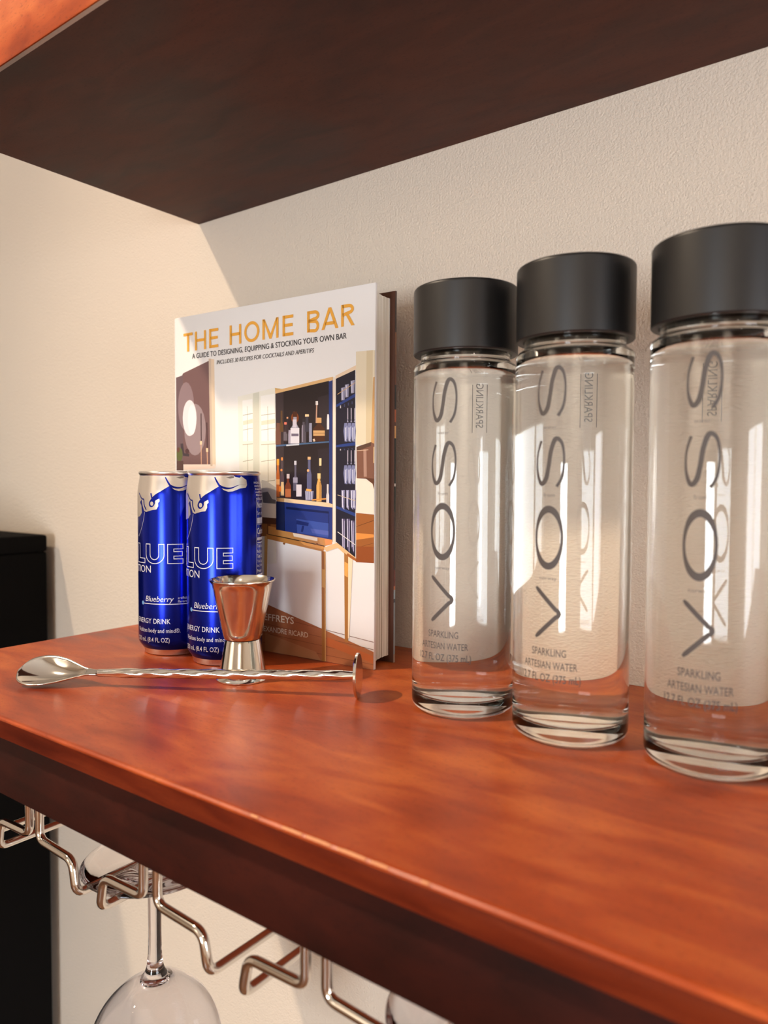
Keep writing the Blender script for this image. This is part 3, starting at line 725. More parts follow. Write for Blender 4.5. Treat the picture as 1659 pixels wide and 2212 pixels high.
 ((206, 208, 226), [(142.8, 123.5), (143, 117.6), (143.6, 117.6), (143.4, 123.5)]),
 ((206, 208, 226), [(144.5, 123.5), (144.6, 117.6), (145.2, 117.6), (145, 123.5)]),
 ((206, 208, 226), [(146.3, 123.5), (146.5, 117.6), (147, 117.7), (146.9, 123.6)]),
 ((60, 48, 36), [(153.7, 131.8), (153.7, 138), (153.9, 140), (153.9, 147.6), (155.5, 147.6), (155.6, 140), (155.8, 137.9), (155.8, 131.8)]),
 ((238, 216, 164), [(153.7, 142.2), (153.7, 147.6), (155.8, 147.6), (155.8, 142.2)]),
 ((222, 172, 92), [(151.2, 116.3), (151.2, 127.9), (152.4, 131.8), (152.4, 136.7), (154.7, 136.7), (154.7, 131.8), (155.9, 127.9), (155.9, 116.4)]),
 ((240, 206, 140), [(152.1, 132.9), (152.1, 136.7), (155, 136.7), (155, 132.9)]),
 ((170, 118, 54), [(154.1, 130.5), (154.1, 117.1), (155.1, 117.1), (155.1, 130.5)]),
 ((216, 150, 70), [(146.9, 116.8), (160.3, 117.9), (160.2, 118.9), (146.8, 117.8)]),
 ((220, 214, 214), [(160.3, 115.5), (160.3, 121.1), (160.8, 122.9), (160.8, 128.9), (162.4, 128.9), (162.4, 122.9), (162.9, 121.1), (162.9, 115.5)]),
 ((234, 204, 164), [(112.6, 118.6), (162.7, 115.5), (166.3, 114.5), (166.3, 112.2), (112.6, 115.8)]),
 ((196, 150, 96), [(112.6, 118.6), (120.1, 118.1), (120.1, 115.4), (112.6, 115.8)]),
 ((36, 54, 124), [(112.1, 115.8), (166.3, 112.2), (165.8, 89.1), (112.1, 94.3)]),
 ((26, 36, 76), [(112.1, 115.8), (120.2, 115.2), (120.6, 93.5), (112.1, 94.3)]),
 ((20, 30, 74), [(122.2, 111.9), (162.7, 109.3), (162.7, 107.7), (122.2, 110)]),
 ((58, 82, 160), [(132.1, 103.1), (162.7, 100.7), (162.8, 90.4), (133, 92.7)]),
 ((84, 100, 176), [(145.6, 96.4), (162.8, 95.2), (162.8, 92), (147.3, 93.2)]),
 ((28, 44, 108), [(132.3, 102.1), (144.1, 100.5), (143.5, 98.1), (132.1, 99.1)]),
 ((28, 44, 108), [(137.7, 98.4), (139.8, 98.1), (138.5, 93.5), (136.4, 93.7)]),
 ((20, 28, 70), [(162.5, 107.5), (162.5, 90.4), (163, 90.4), (163, 107.5)]),
 ((10, 12, 30), [(120, 115.2), (120.3, 93.1), (120.8, 93.1), (120.4, 115.2)]),
 ((196, 140, 76), [(112.1, 94.3), (165.8, 89.1), (165.6, 85.9), (158.8, 84.2), (104, 90.1), (104, 96.8), (111.9, 95.8)]),
 ((240, 224, 204), [(128.7, 92.5), (152.2, 89.9), (152.2, 87.4), (129.6, 89.9)]),
 ((232, 150, 90), [(158.7, 89.6), (165.8, 88.8), (165.6, 85.9), (159.6, 84.9)]),
 ((40, 26, 16), [(103.9, 89.8), (120.8, 88.1), (121, 88.9), (104.1, 90.6)]),
 ((40, 26, 16), [(120.8, 88.1), (158.7, 83.7), (158.9, 84.4), (121, 88.9)]),
 ((140, 84, 40), [(121.4, 87.6), (118.7, 83.8), (120.4, 83.1), (123.1, 87)]),
 ((140, 84, 40), [(136.9, 86.9), (134.3, 83.4), (135.9, 82.7), (138.5, 86.3)]),
 ((140, 84, 40), [(151.5, 86.3), (149, 83), (150.6, 82.4), (153, 85.6)]),
 ((238, 226, 210), [(166, 205.3), (168.5, 204.4), (168.8, 86.9), (166, 87.4)]),
 ((190, 160, 124), [(165.9, 204.8), (166, 87.7), (166.3, 87.7), (166.2, 204.8)]),
 ((28, 28, 46), [(168.8, 203.7), (185.7, 208.5), (186.3, 76.9), (169.1, 87.9)]),
 ((232, 208, 180), [(168.4, 205.7), (186.5, 211.7), (186.5, 208.7), (168.6, 203.5)]),
 ((40, 64, 132), [(169.3, 185.2), (185.8, 192.2), (185.8, 189.8), (169.3, 183.5)]),
 ((40, 64, 132), [(169.3, 156.7), (185.9, 158.3), (186, 156), (169.3, 155.1)]),
 ((40, 64, 132), [(169.5, 113.5), (186.2, 108.7), (186.2, 106.3), (169.5, 111.7)]),
 ((150, 150, 178), [(173.4, 196.8), (176.8, 197.2), (176.5, 188.2), (173.7, 187.9)]),
 ((216, 216, 232), [(174.1, 196.5), (174.1, 188.5), (174.8, 188.4), (174.8, 196.4)]),
 ((150, 150, 178), [(176.8, 198.8), (180.2, 199.1), (179.9, 190.1), (177.2, 189.8)]),
 ((216, 216, 232), [(177.6, 198.4), (177.6, 190.4), (178.3, 190.4), (178.3, 198.3)]),
 ((150, 150, 178), [(181.8, 201.1), (185.2, 201.5), (184.9, 192.6), (182.2, 192.3)]),
 ((216, 216, 232), [(182.5, 200.8), (182.6, 192.9), (183.3, 192.8), (183.2, 200.7)]),
 ((206, 166, 110), [(170.2, 192.2), (185.9, 199.5), (185.6, 199.8), (169.9, 192.6)]),
 ((176, 170, 188), [(179, 182.3), (179, 174.4), (179.8, 174.3), (179.7, 182.3)]),
 ((150, 150, 176), [(178.6, 172.5), (179.4, 175), (180, 172.5)]),
 ((176, 170, 188), [(182, 182.2), (182.1, 174.2), (182.8, 174.2), (182.8, 182.1)]),
 ((150, 150, 176), [(181.7, 172.4), (182.5, 174.8), (183.1, 172.3)]),
 ((176, 170, 188), [(185.1, 182), (185.1, 174.1), (185.9, 174.1), (185.8, 182)]),
 ((150, 150, 176), [(184.7, 172.3), (185.5, 174.7), (186.1, 172.2)]),
 ((120, 126, 168), [(176.4, 172), (179, 171.9), (179.8, 166.3), (179.1, 158.7), (176.7, 159), (175.6, 166.5)]),
 ((218, 222, 240), [(176.8, 168.9), (177, 159.6), (177.7, 159.6), (177.6, 168.9)]),
 ((190, 196, 226), [(178.3, 169.5), (178.4, 160.8), (178.8, 160.8), (178.8, 169.4)]),
 ((120, 126, 168), [(179.7, 171.9), (182.3, 171.8), (183.1, 166.2), (182.4, 158.6), (180.1, 158.9), (179, 166.4)]),
 ((218, 222, 240), [(180.1, 168.8), (180.3, 159.5), (181.1, 159.5), (180.9, 168.8)]),
 ((190, 196, 226), [(181.6, 169.3), (181.7, 160.7), (182.1, 160.7), (182.1, 169.3)]),
 ((120, 126, 168), [(183, 171.7), (185.6, 171.6), (186.4, 166.1), (185.6, 158.5), (183.4, 158.8), (182.3, 166.2)]),
 ((218, 222, 240), [(183.4, 168.6), (183.6, 159.5), (184.3, 159.4), (184.2, 168.6)]),
 ((190, 196, 226), [(184.9, 169.2), (184.9, 160.6), (185.4, 160.6), (185.4, 169.2)]),
 ((196, 192, 200), [(172.5, 184.5), (172.5, 182.6), (173.4, 182.5), (173.4, 184.5)]),
 ((60, 66, 100), [(176, 185.3), (176, 183.4), (177, 183.3), (177, 185.3)]),
 ((60, 66, 100), [(179.4, 186.1), (179.4, 184.1), (180.4, 184.1), (180.3, 186)]),
 ((60, 66, 100), [(182.7, 186.8), (182.7, 184.9), (183.6, 184.8), (183.6, 186.8)]),
 ((176, 170, 188), [(179.1, 152.8), (179.1, 144.8), (179.9, 144.8), (179.9, 152.8)]),
 ((150, 150, 176), [(178.7, 142.9), (179.5, 145.4), (180.1, 142.9)]),
 ((176, 170, 188), [(182.2, 152.7), (182.2, 144.7), (183, 144.7), (182.9, 152.7)]),
 ((150, 150, 176), [(181.8, 142.9), (182.6, 145.3), (183.2, 142.9)]),
 ((176, 170, 188), [(185.2, 152.7), (185.2, 144.7), (186, 144.7), (186, 152.7)]),
 ((150, 150, 176), [(184.9, 142.9), (185.6, 145.3), (186.2, 142.8)]),
 ((120, 126, 168), [(176.5, 142.3), (179.1, 142.3), (179.9, 136.7), (179.2, 129), (176.8, 129.3), (175.7, 136.8)]),
 ((218, 222, 240), [(176.9, 139.2), (177.1, 129.9), (177.9, 129.9), (177.7, 139.2)]),
 ((190, 196, 226), [(178.4, 139.8), (178.5, 131.2), (178.9, 131.2), (178.9, 139.8)]),
 ((120, 126, 168), [(179.8, 142.3), (182.4, 142.3), (183.2, 136.7), (182.5, 129), (180.2, 129.3), (179.1, 136.7)]),
 ((218, 222, 240), [(180.2, 139.2), (180.4, 129.9), (181.2, 130), (181, 139.2)]),
 ((190, 196, 226), [(181.7, 139.8), (181.8, 131.2), (182.2, 131.2), (182.2, 139.8)]),
 ((120, 126, 168), [(183.1, 142.3), (185.7, 142.2), (186.5, 136.7), (185.8, 129), (183.5, 129.3), (182.4, 136.7)]),
 ((218, 222, 240), [(183.5, 139.2), (183.7, 130), (184.5, 130), (184.3, 139.2)]),
 ((190, 196, 226), [(185, 139.8), (185.1, 131.2), (185.5, 131.2), (185.5, 139.8)]),
 ((196, 192, 200), [(172.6, 153.9), (172.6, 152.8), (173.5, 152.8), (173.5, 153.8)]),
 ((60, 66, 100), [(176.1, 154), (176.1, 152.9), (177.1, 152.9), (177.1, 154)]),
 ((60, 66, 100), [(179.5, 154.1), (179.5, 153.1), (180.5, 153), (180.5, 154.1)]),
 ((60, 66, 100), [(182.8, 154.2), (182.8, 153.2), (183.8, 153.2), (183.8, 154.2)]),
 ((146, 146, 182), [(173.9, 124.8), (176.9, 124.8), (176.6, 110.7), (174.4, 112.5)]),
 ((222, 224, 240), [(174.6, 124.3), (174.7, 112.5), (175.4, 112.5), (175.4, 124.3)]),
 ((70, 70, 110), [(175.8, 119.4), (175.9, 113.8), (176.4, 113.8), (176.4, 119.4)]),
 ((146, 146, 182), [(178, 124.9), (181, 124.9), (180.7, 110.8), (178.5, 112.6)]),
 ((222, 224, 240), [(178.8, 124.4), (178.8, 112.6), (179.5, 112.6), (179.5, 124.4)]),
 ((70, 70, 110), [(179.9, 119.4), (180, 113.8), (180.5, 113.9), (180.5, 119.4)]),
 ((146, 146, 182), [(181.9, 124.9), (184.8, 124.9), (184.5, 110.9), (182.4, 112.7)]),
 ((222, 224, 240), [(182.6, 124.4), (182.7, 112.7), (183.3, 112.7), (183.3, 124.4)]),
 ((70, 70, 110), [(183.8, 119.5), (183.8, 113.9), (184.3, 113.9), (184.3, 119.5)]),
 ((146, 146, 182), [(183.9, 124.9), (186.8, 124.9), (186.6, 110.9), (184.5, 112.7)]),
 ((222, 224, 240), [(184.7, 124.4), (184.7, 112.7), (185.4, 112.7), (185.4, 124.4)]),
 ((70, 70, 110), [(185.8, 119.5), (185.9, 114), (186.4, 114), (186.4, 119.5)]),
 ((210, 190, 160), [(170.5, 121.1), (186, 117.2), (186.2, 117.6), (170.7, 121.5)]),
 ((92, 84, 120), [(174.2, 104.4), (177.5, 104.5), (177.3, 79.5), (174.7, 84.4)]),
 ((206, 204, 226), [(174.6, 104.4), (175.1, 84.4), (175.9, 84.4), (175.4, 104.4)]),
 ((176, 174, 206), [(176.6, 103.2), (176.5, 81.3), (177.1, 81.4), (177.1, 103.2)]),
 ((92, 84, 120), [(178.5, 104.5), (181.7, 104.6), (181.5, 79.8), (179, 84.6)]),
 ((206, 204, 226), [(178.9, 104.5), (179.4, 84.6), (180.2, 84.7), (179.6, 104.5)]),
 ((176, 174, 206), [(180.8, 103.3), (180.8, 81.6), (181.3, 81.6), (181.4, 103.3)]),
 ((92, 84, 120), [(182.3, 103.4), (185.6, 103.5), (185.4, 80), (182.9, 84.8)]),
 ((206, 204, 226), [(182.7, 103.4), (183.3, 84.8), (184, 84.9), (183.5, 103.4)]),
 ((176, 174, 206), [(184.7, 102.2), (184.6, 81.8), (185.2, 81.8), (185.2, 102.2)]),
 ((232, 226, 220), [(170.5, 94.8), (186.1, 86.3), (186.4, 86.7), (170.9, 95.2)]),
 ((226, 214, 188), [(186.4, 220.9), (202.2, 220.5), (202.2, 156.2), (186.7, 156.3)]),
 ((212, 196, 162), [(195.4, 220.8), (200.6, 220.6), (200.5, 156.3), (195, 156.2)]),
 ((206, 160, 104), [(201, 202.1), (202.2, 202.5), (202.2, 156.2), (199.4, 156.3)]),
 ((126, 86, 70), [(187.1, 155), (199.4, 158), (202.2, 156.8), (202.2, 132.5), (187.4, 133.2)]),
 ((90, 64, 52), [(187.1, 155), (199.4, 158), (199.4, 155.4), (187.5, 152)]),
 ((176, 140, 124), [(193, 153.1), (193.4, 134.2), (196, 134.3), (195.5, 153.1)]),
 ((206, 176, 150), [(187.5, 152.1), (197.2, 152.5), (197.2, 153), (187.5, 152.6)]),
 ((240, 226, 210), [(187.2, 133.2), (195.1, 132.4), (201, 129.4), (202.2, 125.6), (202.2, 108.4), (186.9, 108.9)]),
 ((96, 58, 40), [(194.3, 133.5), (202.2, 132.9), (202.2, 125.3), (200.9, 129.3)]),
 ((158, 94, 44), [(186.9, 108.9), (202.2, 108.1), (202.2, 74.7), (187.1, 74.4)]),
 ((226, 146, 70), [(187, 94.9), (202.2, 94.4), (202.2, 92.7), (202, 92.5), (187, 90)]),
 ((96, 52, 22), [(187, 99.1), (202.2, 104), (202.2, 104.4), (186.9, 99.4)]),
 ((110, 62, 28), [(187.1, 84.3), (202.2, 88.4), (202.2, 88.7), (187, 84.5)]),
 ((146, 76, 34), [(187, 85.6), (202.2, 85.9), (202.2, 74.7), (187.1, 74.4)]),
 ((222, 192, 146), [(202.2, 154.7), (201.5, 154.7), (201.5, 143.6), (202.2, 143.6)]),
 ((166, 102, 66), [(1.2, 0.3), (1.7, 60.6), (103.5, 36.4), (202.2, 12.9), (202.2, 0.3)]),
 ((120, 66, 40), [(98.4, 28.8), (202.2, 19.5), (202.2, 19.8), (98.6, 29.1)]),
 ((120, 66, 40), [(98.4, 21.4), (202.2, 14.3), (202.2, 14.6), (98.5, 21.7)]),
 ((120, 66, 40), [(98.4, 14), (202.2, 9.1), (202.2, 9.4), (98.5, 14.3)]),
 ((120, 66, 40), [(98.4, 6.5), (202.2, 3.8), (202.2, 4.1), (98.5, 6.9)]),
 ((178, 122, 84), [(100.7, 0.3), (100.7, 14.4), (151, 6.2), (155.7, 0.3)]),
 ((180, 98, 56), [(160.9, 18.4), (202.2, 9.8), (202.2, 4.7), (160.9, 12.2)]),
 ((206, 164, 96), [(100.4, 88.9), (103.6, 89), (102.5, 53.1), (99.7, 52.9)]),
 ((190, 130, 62), [(101.9, 90.4), (159.8, 83.8), (157.4, 80.1), (103, 86.9)]),
 ((226, 160, 80), [(134.8, 86.8), (157.8, 83.7), (156.8, 81.7), (139.9, 83.9)]),
 ((228, 190, 140), [(157.8, 82.9), (170.3, 87.2), (186.8, 77.4), (183.5, 75.3), (170.8, 83.6), (160.7, 80.3)]),
 ((160, 104, 48), [(156.1, 80.5), (159.8, 80.3), (160, 0.3), (156.6, 0.3)]),
 ((226, 176, 110), [(159, 80.2), (159.4, 0.4), (160.2, 0.5), (159.8, 80.3)]),
 ((200, 150, 84), [(156.5, 67.4), (159.4, 67.2), (159.4, 53.8), (156.7, 54.3)]),
 ((170, 116, 58), [(176.6, 80.5), (180.4, 78.1), (180.2, 16.8), (177.4, 17.2)]),
 ((240, 218, 186), [(180.2, 78.1), (184.1, 75.7), (181.2, 19.7), (180.2, 19.6)]),
 ((236, 170, 90), [(177, 74.1), (180.2, 72.8), (179.9, 63), (177, 64.3)]),
 ((170, 100, 50), [(178.4, 78.7), (187.2, 74.8), (187.2, 76.7), (179.8, 80.3)]),
]

art_cols = {}; V = []; F = []; FM = []; art_mats = []
for li, (hx, pts) in enumerate(COVER_ART):
    pts = [(x / 1000, z / 1000) for x, z in pts]
    sv, sf = shape_poly(pts)
    if hx not in art_cols:
        art_cols[hx] = len(art_mats); art_mats.append(mat('cover_print_%d_%d_%d' % hx, rgb(*hx), 0.28))
    n = len(V); V += [(x, -0.00004 - 0.0000012 * li, z) for x, z in sv]
    for f in sf:
        F.append(tuple(i + n for i in f)); FM.append(art_cols[hx])
me = mesh_from(V, F, 'cover_picture')
pic = link('cover_picture', me, fc, art_mats)
me.polygons.foreach_set('material_index', FM)
LT = 0.00037
mmm = lambda *a: [x / 1000 for x in a]
# title: plain even-stroke capitals drawn as ribbons
def cap_letter(ch, x0, x1, z0, h, s):
    """s: stroke half width"""
    w_ = x1 - x0; z1 = z0 + h; zm = z0 + h * 0.52; L_ = x0 + s; R_ = x1 - s
    bar = lambda *p: shape_ribbon(list(p), s)
    ringp = lambda cx, cz, rx, rz, a0, a1, n: [(cx + rx * math.cos(a0 + (a1 - a0) * k / n), cz + rz * math.sin(a0 + (a1 - a0) * k / n)) for k in range(n + 1)]
    if ch == 'T': return [bar(((x0 + x1) / 2, z0), ((x0 + x1) / 2, z1 - s)), bar((x0, z1 - s), (x1, z1 - s))]
    if ch == 'H': return [bar((L_, z0), (L_, z1)), bar((R_, z0), (R_, z1)), bar((L_, zm), (R_, zm))]
    if ch == 'E': return [bar((L_, z0), (L_, z1)), bar((L_, z0 + s), (x1, z0 + s)), bar((L_, zm), (x1 - w_ * 0.06, zm)), bar((L_, z1 - s), (x1, z1 - s))]
    if ch == 'O': return [shape_ribbon(ringp((x0 + x1) / 2, z0 + h / 2, w_ / 2 - s, h / 2 + 0.0003 - s, 0, 2 * PI, 48)[:-1], s, True)]
    if ch == 'M': return [bar((L_, z0), (L_, z1)), bar((R_, z0), (R_, z1)), shape_poly([(x0 + 2 * s, z1), (x0 + 0.6 * s, z1), ((x0 + x1) / 2 - 0.9 * s, z0), ((x0 + x1) / 2 + 0.9 * s, z0), (x1 - 0.6 * s, z1), (x1 - 2 * s, z1), ((x0 + x1) / 2, z0 + 3.2 * s)])]
    if ch == 'A': return [shape_poly([(x0, z0), (x0 + w_ / 2 - s * 1.1, z1), (x0 + w_ / 2 + s * 1.1, z1), (x1, z0), (x1 - 2.2 * s, z0), ((x0 + x1) / 2, z1 - 2.6 * s), (x0 + 2.2 * s, z0)]), bar((x0 + w_ * 0.22, z0 + h * 0.27), (x1 - w_ * 0.22, z0 + h * 0.27))]
    q = z0 + h * 0.25; ru = h * 0.235
    if ch == 'B': return [bar((L_, z0), (L_, z1)), shape_ribbon([(L_, z1 - s)] + ringp(x1 - ru - s * 0.6, z1 - ru, ru - s * 0.2, ru - s, PI / 2, -PI / 2, 12) + [(L_, zm)], s), shape_ribbon([(L_, zm)] + ringp(x1 - h * 0.26, z0 + (zm - z0) / 2, h * 0.26 - s, (zm - z0) / 2 + 0 - s * 0.5, PI / 2, -PI / 2, 12) + [(L_, z0 + s)], s)]
    if ch == 'R': return [bar((L_, z0), (L_, z1)), shape_ribbon([(L_, z1 - s)] + ringp(x1 - ru - s * 1.4, z1 - ru, ru - s * 0.2, ru - s, PI / 2, -PI / 2, 12) + [(L_, zm)], s), shape_poly([(x0 + w_ * 0.34, zm), (x0 + w_ * 0.34 + 2.4 * s, zm), (x1, z0), (x1 - 2.4 * s, z0)])]
for wd in ((('T', 10.0, 21.0, 237.2), ('H', 23.8, 36.7, 237.3), ('E', 40.4, 50.8, 237.5)), (('H', 63.5, 76.1, 237.7), ('O', 79.4, 95.2, 238.0), ('M', 98.4, 114.7, 238.2), ('E', 118.7, 129.2, 238.5)), (('B', 142.4, 153.5, 238.8), ('A', 155.8, 170.9, 239.1), ('R', 173.4, 185.1, 239.4))):
    for ch, a, b_, z in wd:
        flat_print('title_letter', merge(cap_letter(ch, a / 1000, b_ / 1000, z / 1000, 0.0152, 0.00115)), LT, M_gold, fc)
flat_print('subtitle_lettering', shape_text('A GUIDE TO DESIGNING, EQUIPPING & STOCKING YOUR OWN BAR', *mmm(20.3, 178.2, 230.9, 4.0), 0.004), LT, M_text, fc)
flat_print('tagline_lettering', shape_text('INCLUDES 30 RECIPES FOR COCKTAILS AND APERITIFS', *mmm(48.9, 148.9, 224.0, 3.1), 0.0, 0.2), LT, M_text, fc)
flat_print('author_lettering', shape_text('JEFFREYS', *mmm(96.3, 129.8, 24.3, 5.0), 0.01), LT, M_ctext, fc)
flat_print('foreword_lettering', shape_text('ALEXANDRE RICARD', *mmm(92.6, 143.5, 15.6, 3.9), 0.004), LT, M_ctext, fc)
# printed paper wrapped round the edge of the back board
for a, c_, hx in ((624, 641, (60, 35, 24)), (641, 712, (50, 36, 30)), (712, 760, (122, 76, 44)), (760, 825, (106, 60, 38)), (825, 878, (28, 28, 30)), (878, 905, (176, 92, 52)), (905, 913, (90, 52, 36)), (913, 940, (220, 168, 102)), (940, 1038, (22, 32, 31)), (1038, 1044, (200, 196, 188)), (1044, 1100, (18, 32, 28)), (1100, 1170, (68, 52, 48)), (1170, 1226, (64, 48, 44)), (1226, 1262, (108, 52, 40)), (1262, 1270, (192, 120, 80)), (1270, 1290, (156, 176, 184)), (1290, 1298, (60, 66, 70)), (1298, 1412, (140, 152, 156)), (1412, 1430, (160, 140, 120))):
    za, zb = [BH * (1430 - q) / 806 for q in (c_, a)]
    me = mesh_from([(BW - 0.00095, BT - 0.0023, za), (BW - 0.00095, BT - 0.0003, za), (BW - 0.00095, BT - 0.0003, zb), (BW - 0.00095, BT - 0.0023, zb)], [(0, 1, 2, 3)], 'edge_print')
    link('edge_print', me, bc, [mat('edge_print_%d_%d_%d' % hx, rgb(*hx), 0.35)])

# ------------------------------------------------------------------ jigger
jg = tag(empty('jigger', (0.2150, -0.1427, 0)), 'double-ended stainless steel jigger standing in front of the blue can', 'jigger')
up_p = [(0, 0.0272), (0.0118, 0.0272), (0.0123, 0.0280), (0.0130, 0.0310), (0.0190, 0.0600), (0.0197, 0.0632), (0.0210, 0.0650), (0.0216, 0.0656), (0.0216, 0.0662), (0.0209, 0.0664), (0.0196, 0.0645), (0.0187, 0.0610), (0.0126, 0.0315), (0.0115, 0.0290), (0, 0.0288)]
lathe('upper_cup', up_p, M_steel_b, jg, 96, 30)
lo_p = [(0.0140, 0.0030), (0.0152, 0.0009), (0.0163, 0.0), (0.0170, 0.0003), (0.0170, 0.0009), (0.0162, 0.0016), (0.0154, 0.0036), (0.0118, 0.0250), (0.0113, 0.0265), (0, 0.0270), (0, 0.0255), (0.0108, 0.0250)]
lathe('lower_cup', [(0, 0.0258), (0.0106, 0.0252), (0.0140, 0.0032), (0.0152, 0.0009), (0.0163, 0.0), (0.0170, 0.0003), (0.0170, 0.0009), (0.0162, 0.0016), (0.0154, 0.0036), (0.0118, 0.0250), (0.0113, 0.0266), (0, 0.0270)], M_steel, jg, 96, 30)

# ------------------------------------------------------------------ bar spoon
P2 = Vector((0.3026, -0.1305, 0.0135)); NK = Vector((0.1568, -0.2112, 0.0088))
e1 = (P2 - NK).normalized(); e2 = Vector((0, 0, 1)).cross(e1).normalized(); e3 = e1.cross(e2)
sp = tag(empty('bar_spoon', (0.21, -0.18, 0)), 'long twisted steel bar spoon lying across the shelf, flat disc at its end', 'spoon')
off = Vector((-0.21, 0.18, 0))
LS = (P2 - NK).length
verts, faces = [], []; ns, seg = 260, 20
for i in range(ns + 1):
    s = i / ns * (LS - 0.0012); c = NK + e1 * s + off
    tw = min(max((s - 0.012) / (LS - 0.022), 0), 1) * 2 * PI * 1.9
    k = min(1, max(0, (s - 0.004) / 0.014)) * min(1, max(0, (LS - s - 0.001) / 0.008))
    for q in range(seg):
        a = 2 * PI * q / seg
        sq = 1.0 / (abs(math.cos(a)) ** 3.2 + abs(math.sin(a)) ** 3.2) ** (1 / 3.2)
        rr = 0.00275 * (1 + (sq - 1) * 1.0 * k) * (0.85 + 0.15 * k)
        verts.append(c + e2 * rr * math.cos(a + tw) + e3 * rr * math.sin(a + tw))
for i in range(ns):
    for q in range(seg):
        q2 = (q + 1) % seg
        faces.append((i * seg + q, i * seg + q2, (i + 1) * seg + q2, (i + 1) * seg + q))
faces.append(tuple(range(seg))[::-1]); faces.append(tuple(ns * seg + q for q in range(seg)))
link('twisted_shaft', mesh_from(verts, faces), sp, [M_steel], 180)
disc = lathe('end_disc', [(0, -0.0009), (0.0131, -0.0009), (0.0135, -0.0006), (0.0135, 0.0006), (0.0131, 0.0009), (0, 0.0009)], M_steel, sp, 64, 30)
disc.location = P2 + off; disc.rotation_euler = e1.to_track_quat('Z', 'Y').to_euler()
# bowl: a shallow teardrop, rolled towards the front
roll = 33 * D2R
l2 = e2 * math.cos(roll) + Vector((0, 0, 1)) * math.sin(roll); n3 = -e2 * math.sin(roll) + Vector((0, 0, 1)) * math.cos(roll)
BL = 0.0550
def bowl_w(t):
    pts = [(0, 0.0020), (0.08, 0.0022), (0.18, 0.0034), (0.30, 0.0062), (0.45, 0.0100), (0.62, 0.0126), (0.76, 0.0128), (0.88, 0.0108), (0.95, 0.0078), (0.985, 0.0046), (1.0, 0.0004)]
    for (a, b_), (c, d) in zip(pts, pts[1:]):
        if a <= t <= c:
            u = (t - a) / (c - a); u = u * u * (3 - 2 * u) if 0 else u
            return b_ + (d - b_) * u
    return pts[-1][1]
W_ = [bowl_w(i / 48) for i in range(49)]
for _ in range(3):
    W_ = [W_[0]] + [(W_[i - 1] + 2 * W_[i] + W_[i + 1]) / 4 for i in range(1, 48)] + [W_[48]]
V = []; F = []; nc = 16
for i in range(49):
    t = i / 48; c = NK - e1 * (t * BL) + off + Vector((0, 0, 0.0012 * t))
    dep = 0.0066 * max(0, math.sin(PI * min(1, max(0, (t - 0.14) / 0.86)))) ** 0.8
    for q in range(nc + 1):
        x = -1 + 2 * q / nc
        V.append(c + l2 * (x * W_[i]) - n3 * (dep * (1 - x * x) - 0.0012 * math.sin(PI * t)))
for i in range(48):
    for q in range(nc):
        a = i * (nc + 1) + q
        F.append((a, a + 1, a + nc + 2, a + nc + 1))
bo = link('spoon_bowl', mesh_from(V, F), sp, [M_steel], 180)
so = bo.modifiers.new('thickness', 'SOLIDIFY'); so.thickness = 0.0011; so.offset = 0

# ------------------------------------------------------------------ water bottles
BR = 0.0295
def bottle_r(z): return BR
def voss_letter(kind, xc, zc, wid, hei):
    """letters lie on their side: letter tops point left, reading upwards. xc, zc centre; wid along arc, hei along z"""
    if kind == 'O':
        pts = []; hwid = []
        for k in range(48):
            a = 2 * PI * k / 48
            h = 0.00062 + 0.00112 * abs(math.sin(a)) ** 2.2
            pts.append((xc + (wid / 2 - 0.0006) * math.cos(a), zc + (hei / 2 - 0.0017) * math.sin(a))); hwid.append(h)
        return shape_ribbon(pts, hwid, True)
    if kind == 'V':
        x0, x1 = xc - wid / 2, xc + wid / 2
        hz = hei / 2 - .0010; ax, az = x1 - .0026, hz * 0.14
        arm = [(x0 + .0010 + (ax - x0 - .0010) * k / 8, hz + (az - hz) * k / 8) for k in range(9)]
        tip = [(ax + .0014 * math.sin(PI * k / 6), az * math.cos(PI * k / 6)) for k in range(1, 6)]
        pts = [(x, zc + z) for x, z in arm + tip + [(x, -z) for x, z in arm[::-1]]]
        hw_ = [0.00105] * len(pts); hw_[0] = hw_[-1] = 0.0006
        return shape_ribbon(pts, hw_)
    P = [(.19, .10, .9), (.06, .38, .62), (.065, .70, .8), (.20, .915, 1.35), (.37, .83, 1.5), (.46, .585, 1.35), (.535, .30, 1.4), (.68, .07, 1.45), (.88, .14, 1.0), (.965, .42, .68), (.91, .77, .85), (.74, .97, 1.0)]
    C = catmull([(xc - wid / 2 + a * wid, zc + hei / 2 - b_ * hei, c) for a, b_, c in P], 6)
    return shape_ribbon([(a, b_) for a, b_, c in C], [0.00075 * c for a, b_, c in C])

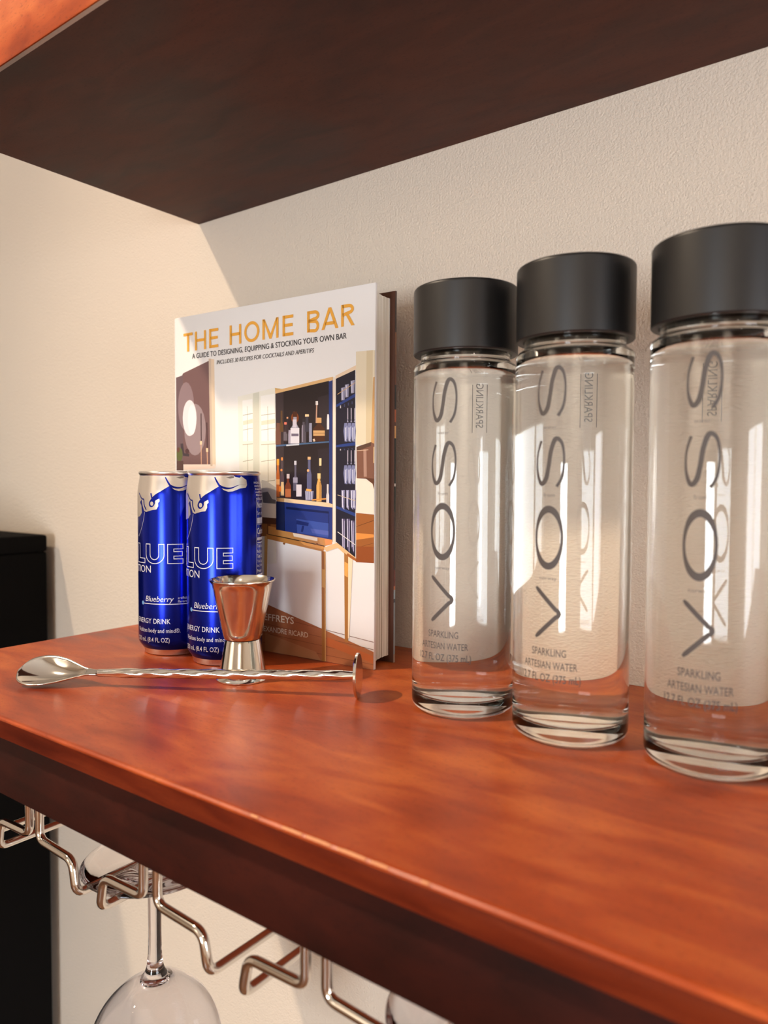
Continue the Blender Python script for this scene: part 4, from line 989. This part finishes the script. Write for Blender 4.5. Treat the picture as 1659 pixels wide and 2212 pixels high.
def make_bottle():
    t = empty('water_bottle')
    outer = [(0, 0.0022), (0.010, 0.0020), (0.019, 0.0012), (0.0222, 0.0003), (0.0236, 0.0)] + arc(0.0236, 0.0059, 0.0059, -80, 0, 8) + [(BR, 0.02), (BR, 0.10), (BR, 0.1940)] + arc(0.0265, 0.1945, 0.0030, 8, 72, 5) + [(0.0262, 0.1982), (0.0256, 0.1990), (0.0254, 0.2005), (0.0254, 0.2110), (0.0248, 0.2120), (0.0228, 0.2120), (0.0222, 0.2110), (0.0222, 0.1990), (0.0228, 0.1962), (0.0245, 0.1930)]
    lathe('glass', outer, M_glass, t, 128, 40)
    wet = [(0, 0.0098), (0.012, 0.0094), (0.0190, 0.0088), (0.0215, 0.0090)] + arc(0.0212, 0.0138, 0.0050, -70, 0, 6) + [(0.0262, 0.02), (0.0262, 0.10), (0.0262, 0.1880), (0.0258, 0.1908), (0.0245, 0.1930)]
    top = [(0.0245, 0.1930), (0.0235, 0.1924), (0, 0.1922)]
    lathe('water', wet + top[1:], None, t, 128, 40, [M_gw, M_water], [0] * (len(wet) - 1) + [1] * (len(top) - 1))
    CRR = 0.0297
    lathe('cap', [(0.0258, 0.2130), (0.0258, 0.2032), (0.0262, 0.2026), (0.0292, 0.2026), (CRR, 0.2031), (CRR, 0.2378)] + arc(CRR - 0.0016, 0.2382, 0.0016, 0, 90, 5) + [(0, 0.2398)], M_cap, t, 128, 35)
    S = [voss_letter('V', -.0002, 0.0667, 0.0142, 0.0268), voss_letter('O', 0.0, 0.1036, 0.0145, 0.0312), voss_letter('S', 0.0002, 0.1405, 0.0150, 0.0256), voss_letter('S', 0.0004, 0.1746, 0.0150, 0.0256)]
    wrap_print('brand_lettering', merge(S), bottle_r, 0, M_ink, t, 0.0014, None, 0.0001)
    for s, z, wd in (('norway', 0.0830, 0.0088), ('from', 0.1235, 0.0058), ('water', 0.1564, 0.0068), ('artesian', 0.1902, 0.0108)):
        wrap_print('small_lettering', shape_text(s, -wd / 2, wd / 2, z, 0.0017, 0.0), bottle_r, 0, M_ink2, t, 0.0014, None, 0.0001)
    S = [shape_text('SPARKLING', -0.0084, 0.0094, 0.0456, 0.0036, 0.004), shape_text('ARTESIAN WATER', -0.0134, 0.0148, 0.0392, 0.0036, 0.004), shape_text('12.7 FL OZ (375 mL)', -0.0150, 0.0165, 0.0328, 0.0038, 0.009)]
    wrap_print('contents_lettering', merge(S), bottle_r, 0, M_ink, t, 0.0014, None, 0.0001)
    # wording on the far side, seen through the water: runs up the glass between two fine rules
    Vt, Ft = shape_text('SPARKLING', 0, 0.026, 0, 0.0024, 0.0)
    S = [([(-y, x + 0.1630) for x, y in Vt], Ft), shape_ribbon([(-0.0036, 0.1600), (-0.0036, 0.1885)], 0.00010), shape_ribbon([(0.0012, 0.1600), (0.0012, 0.1885)], 0.00010)]
    wrap_print('rear_lettering', merge(S), bottle_r, 196 * D2R, M_ink2, t, 0.0014, None, 0.0001)
    return t
spots_b = [((0.3615, -0.1066), -83, 'clear glass water bottle with black cap, right beside the book'), ((0.4287, -0.1111), -90, 'clear glass water bottle with black cap, standing in the middle of three'), ((0.4975, -0.1103), -89, 'clear glass water bottle with black cap, nearest the camera, cut by frame')]
proto = make_bottle()
for i, ((x, y), a, lab) in enumerate(spots_b):
    o = proto if i == 0 else copy_tree(proto)
    o.location = (x, y, 0); o.rotation_euler = (0, 0, a * D2R)
    tag(o, lab, 'bottle', 'water bottles in a row')
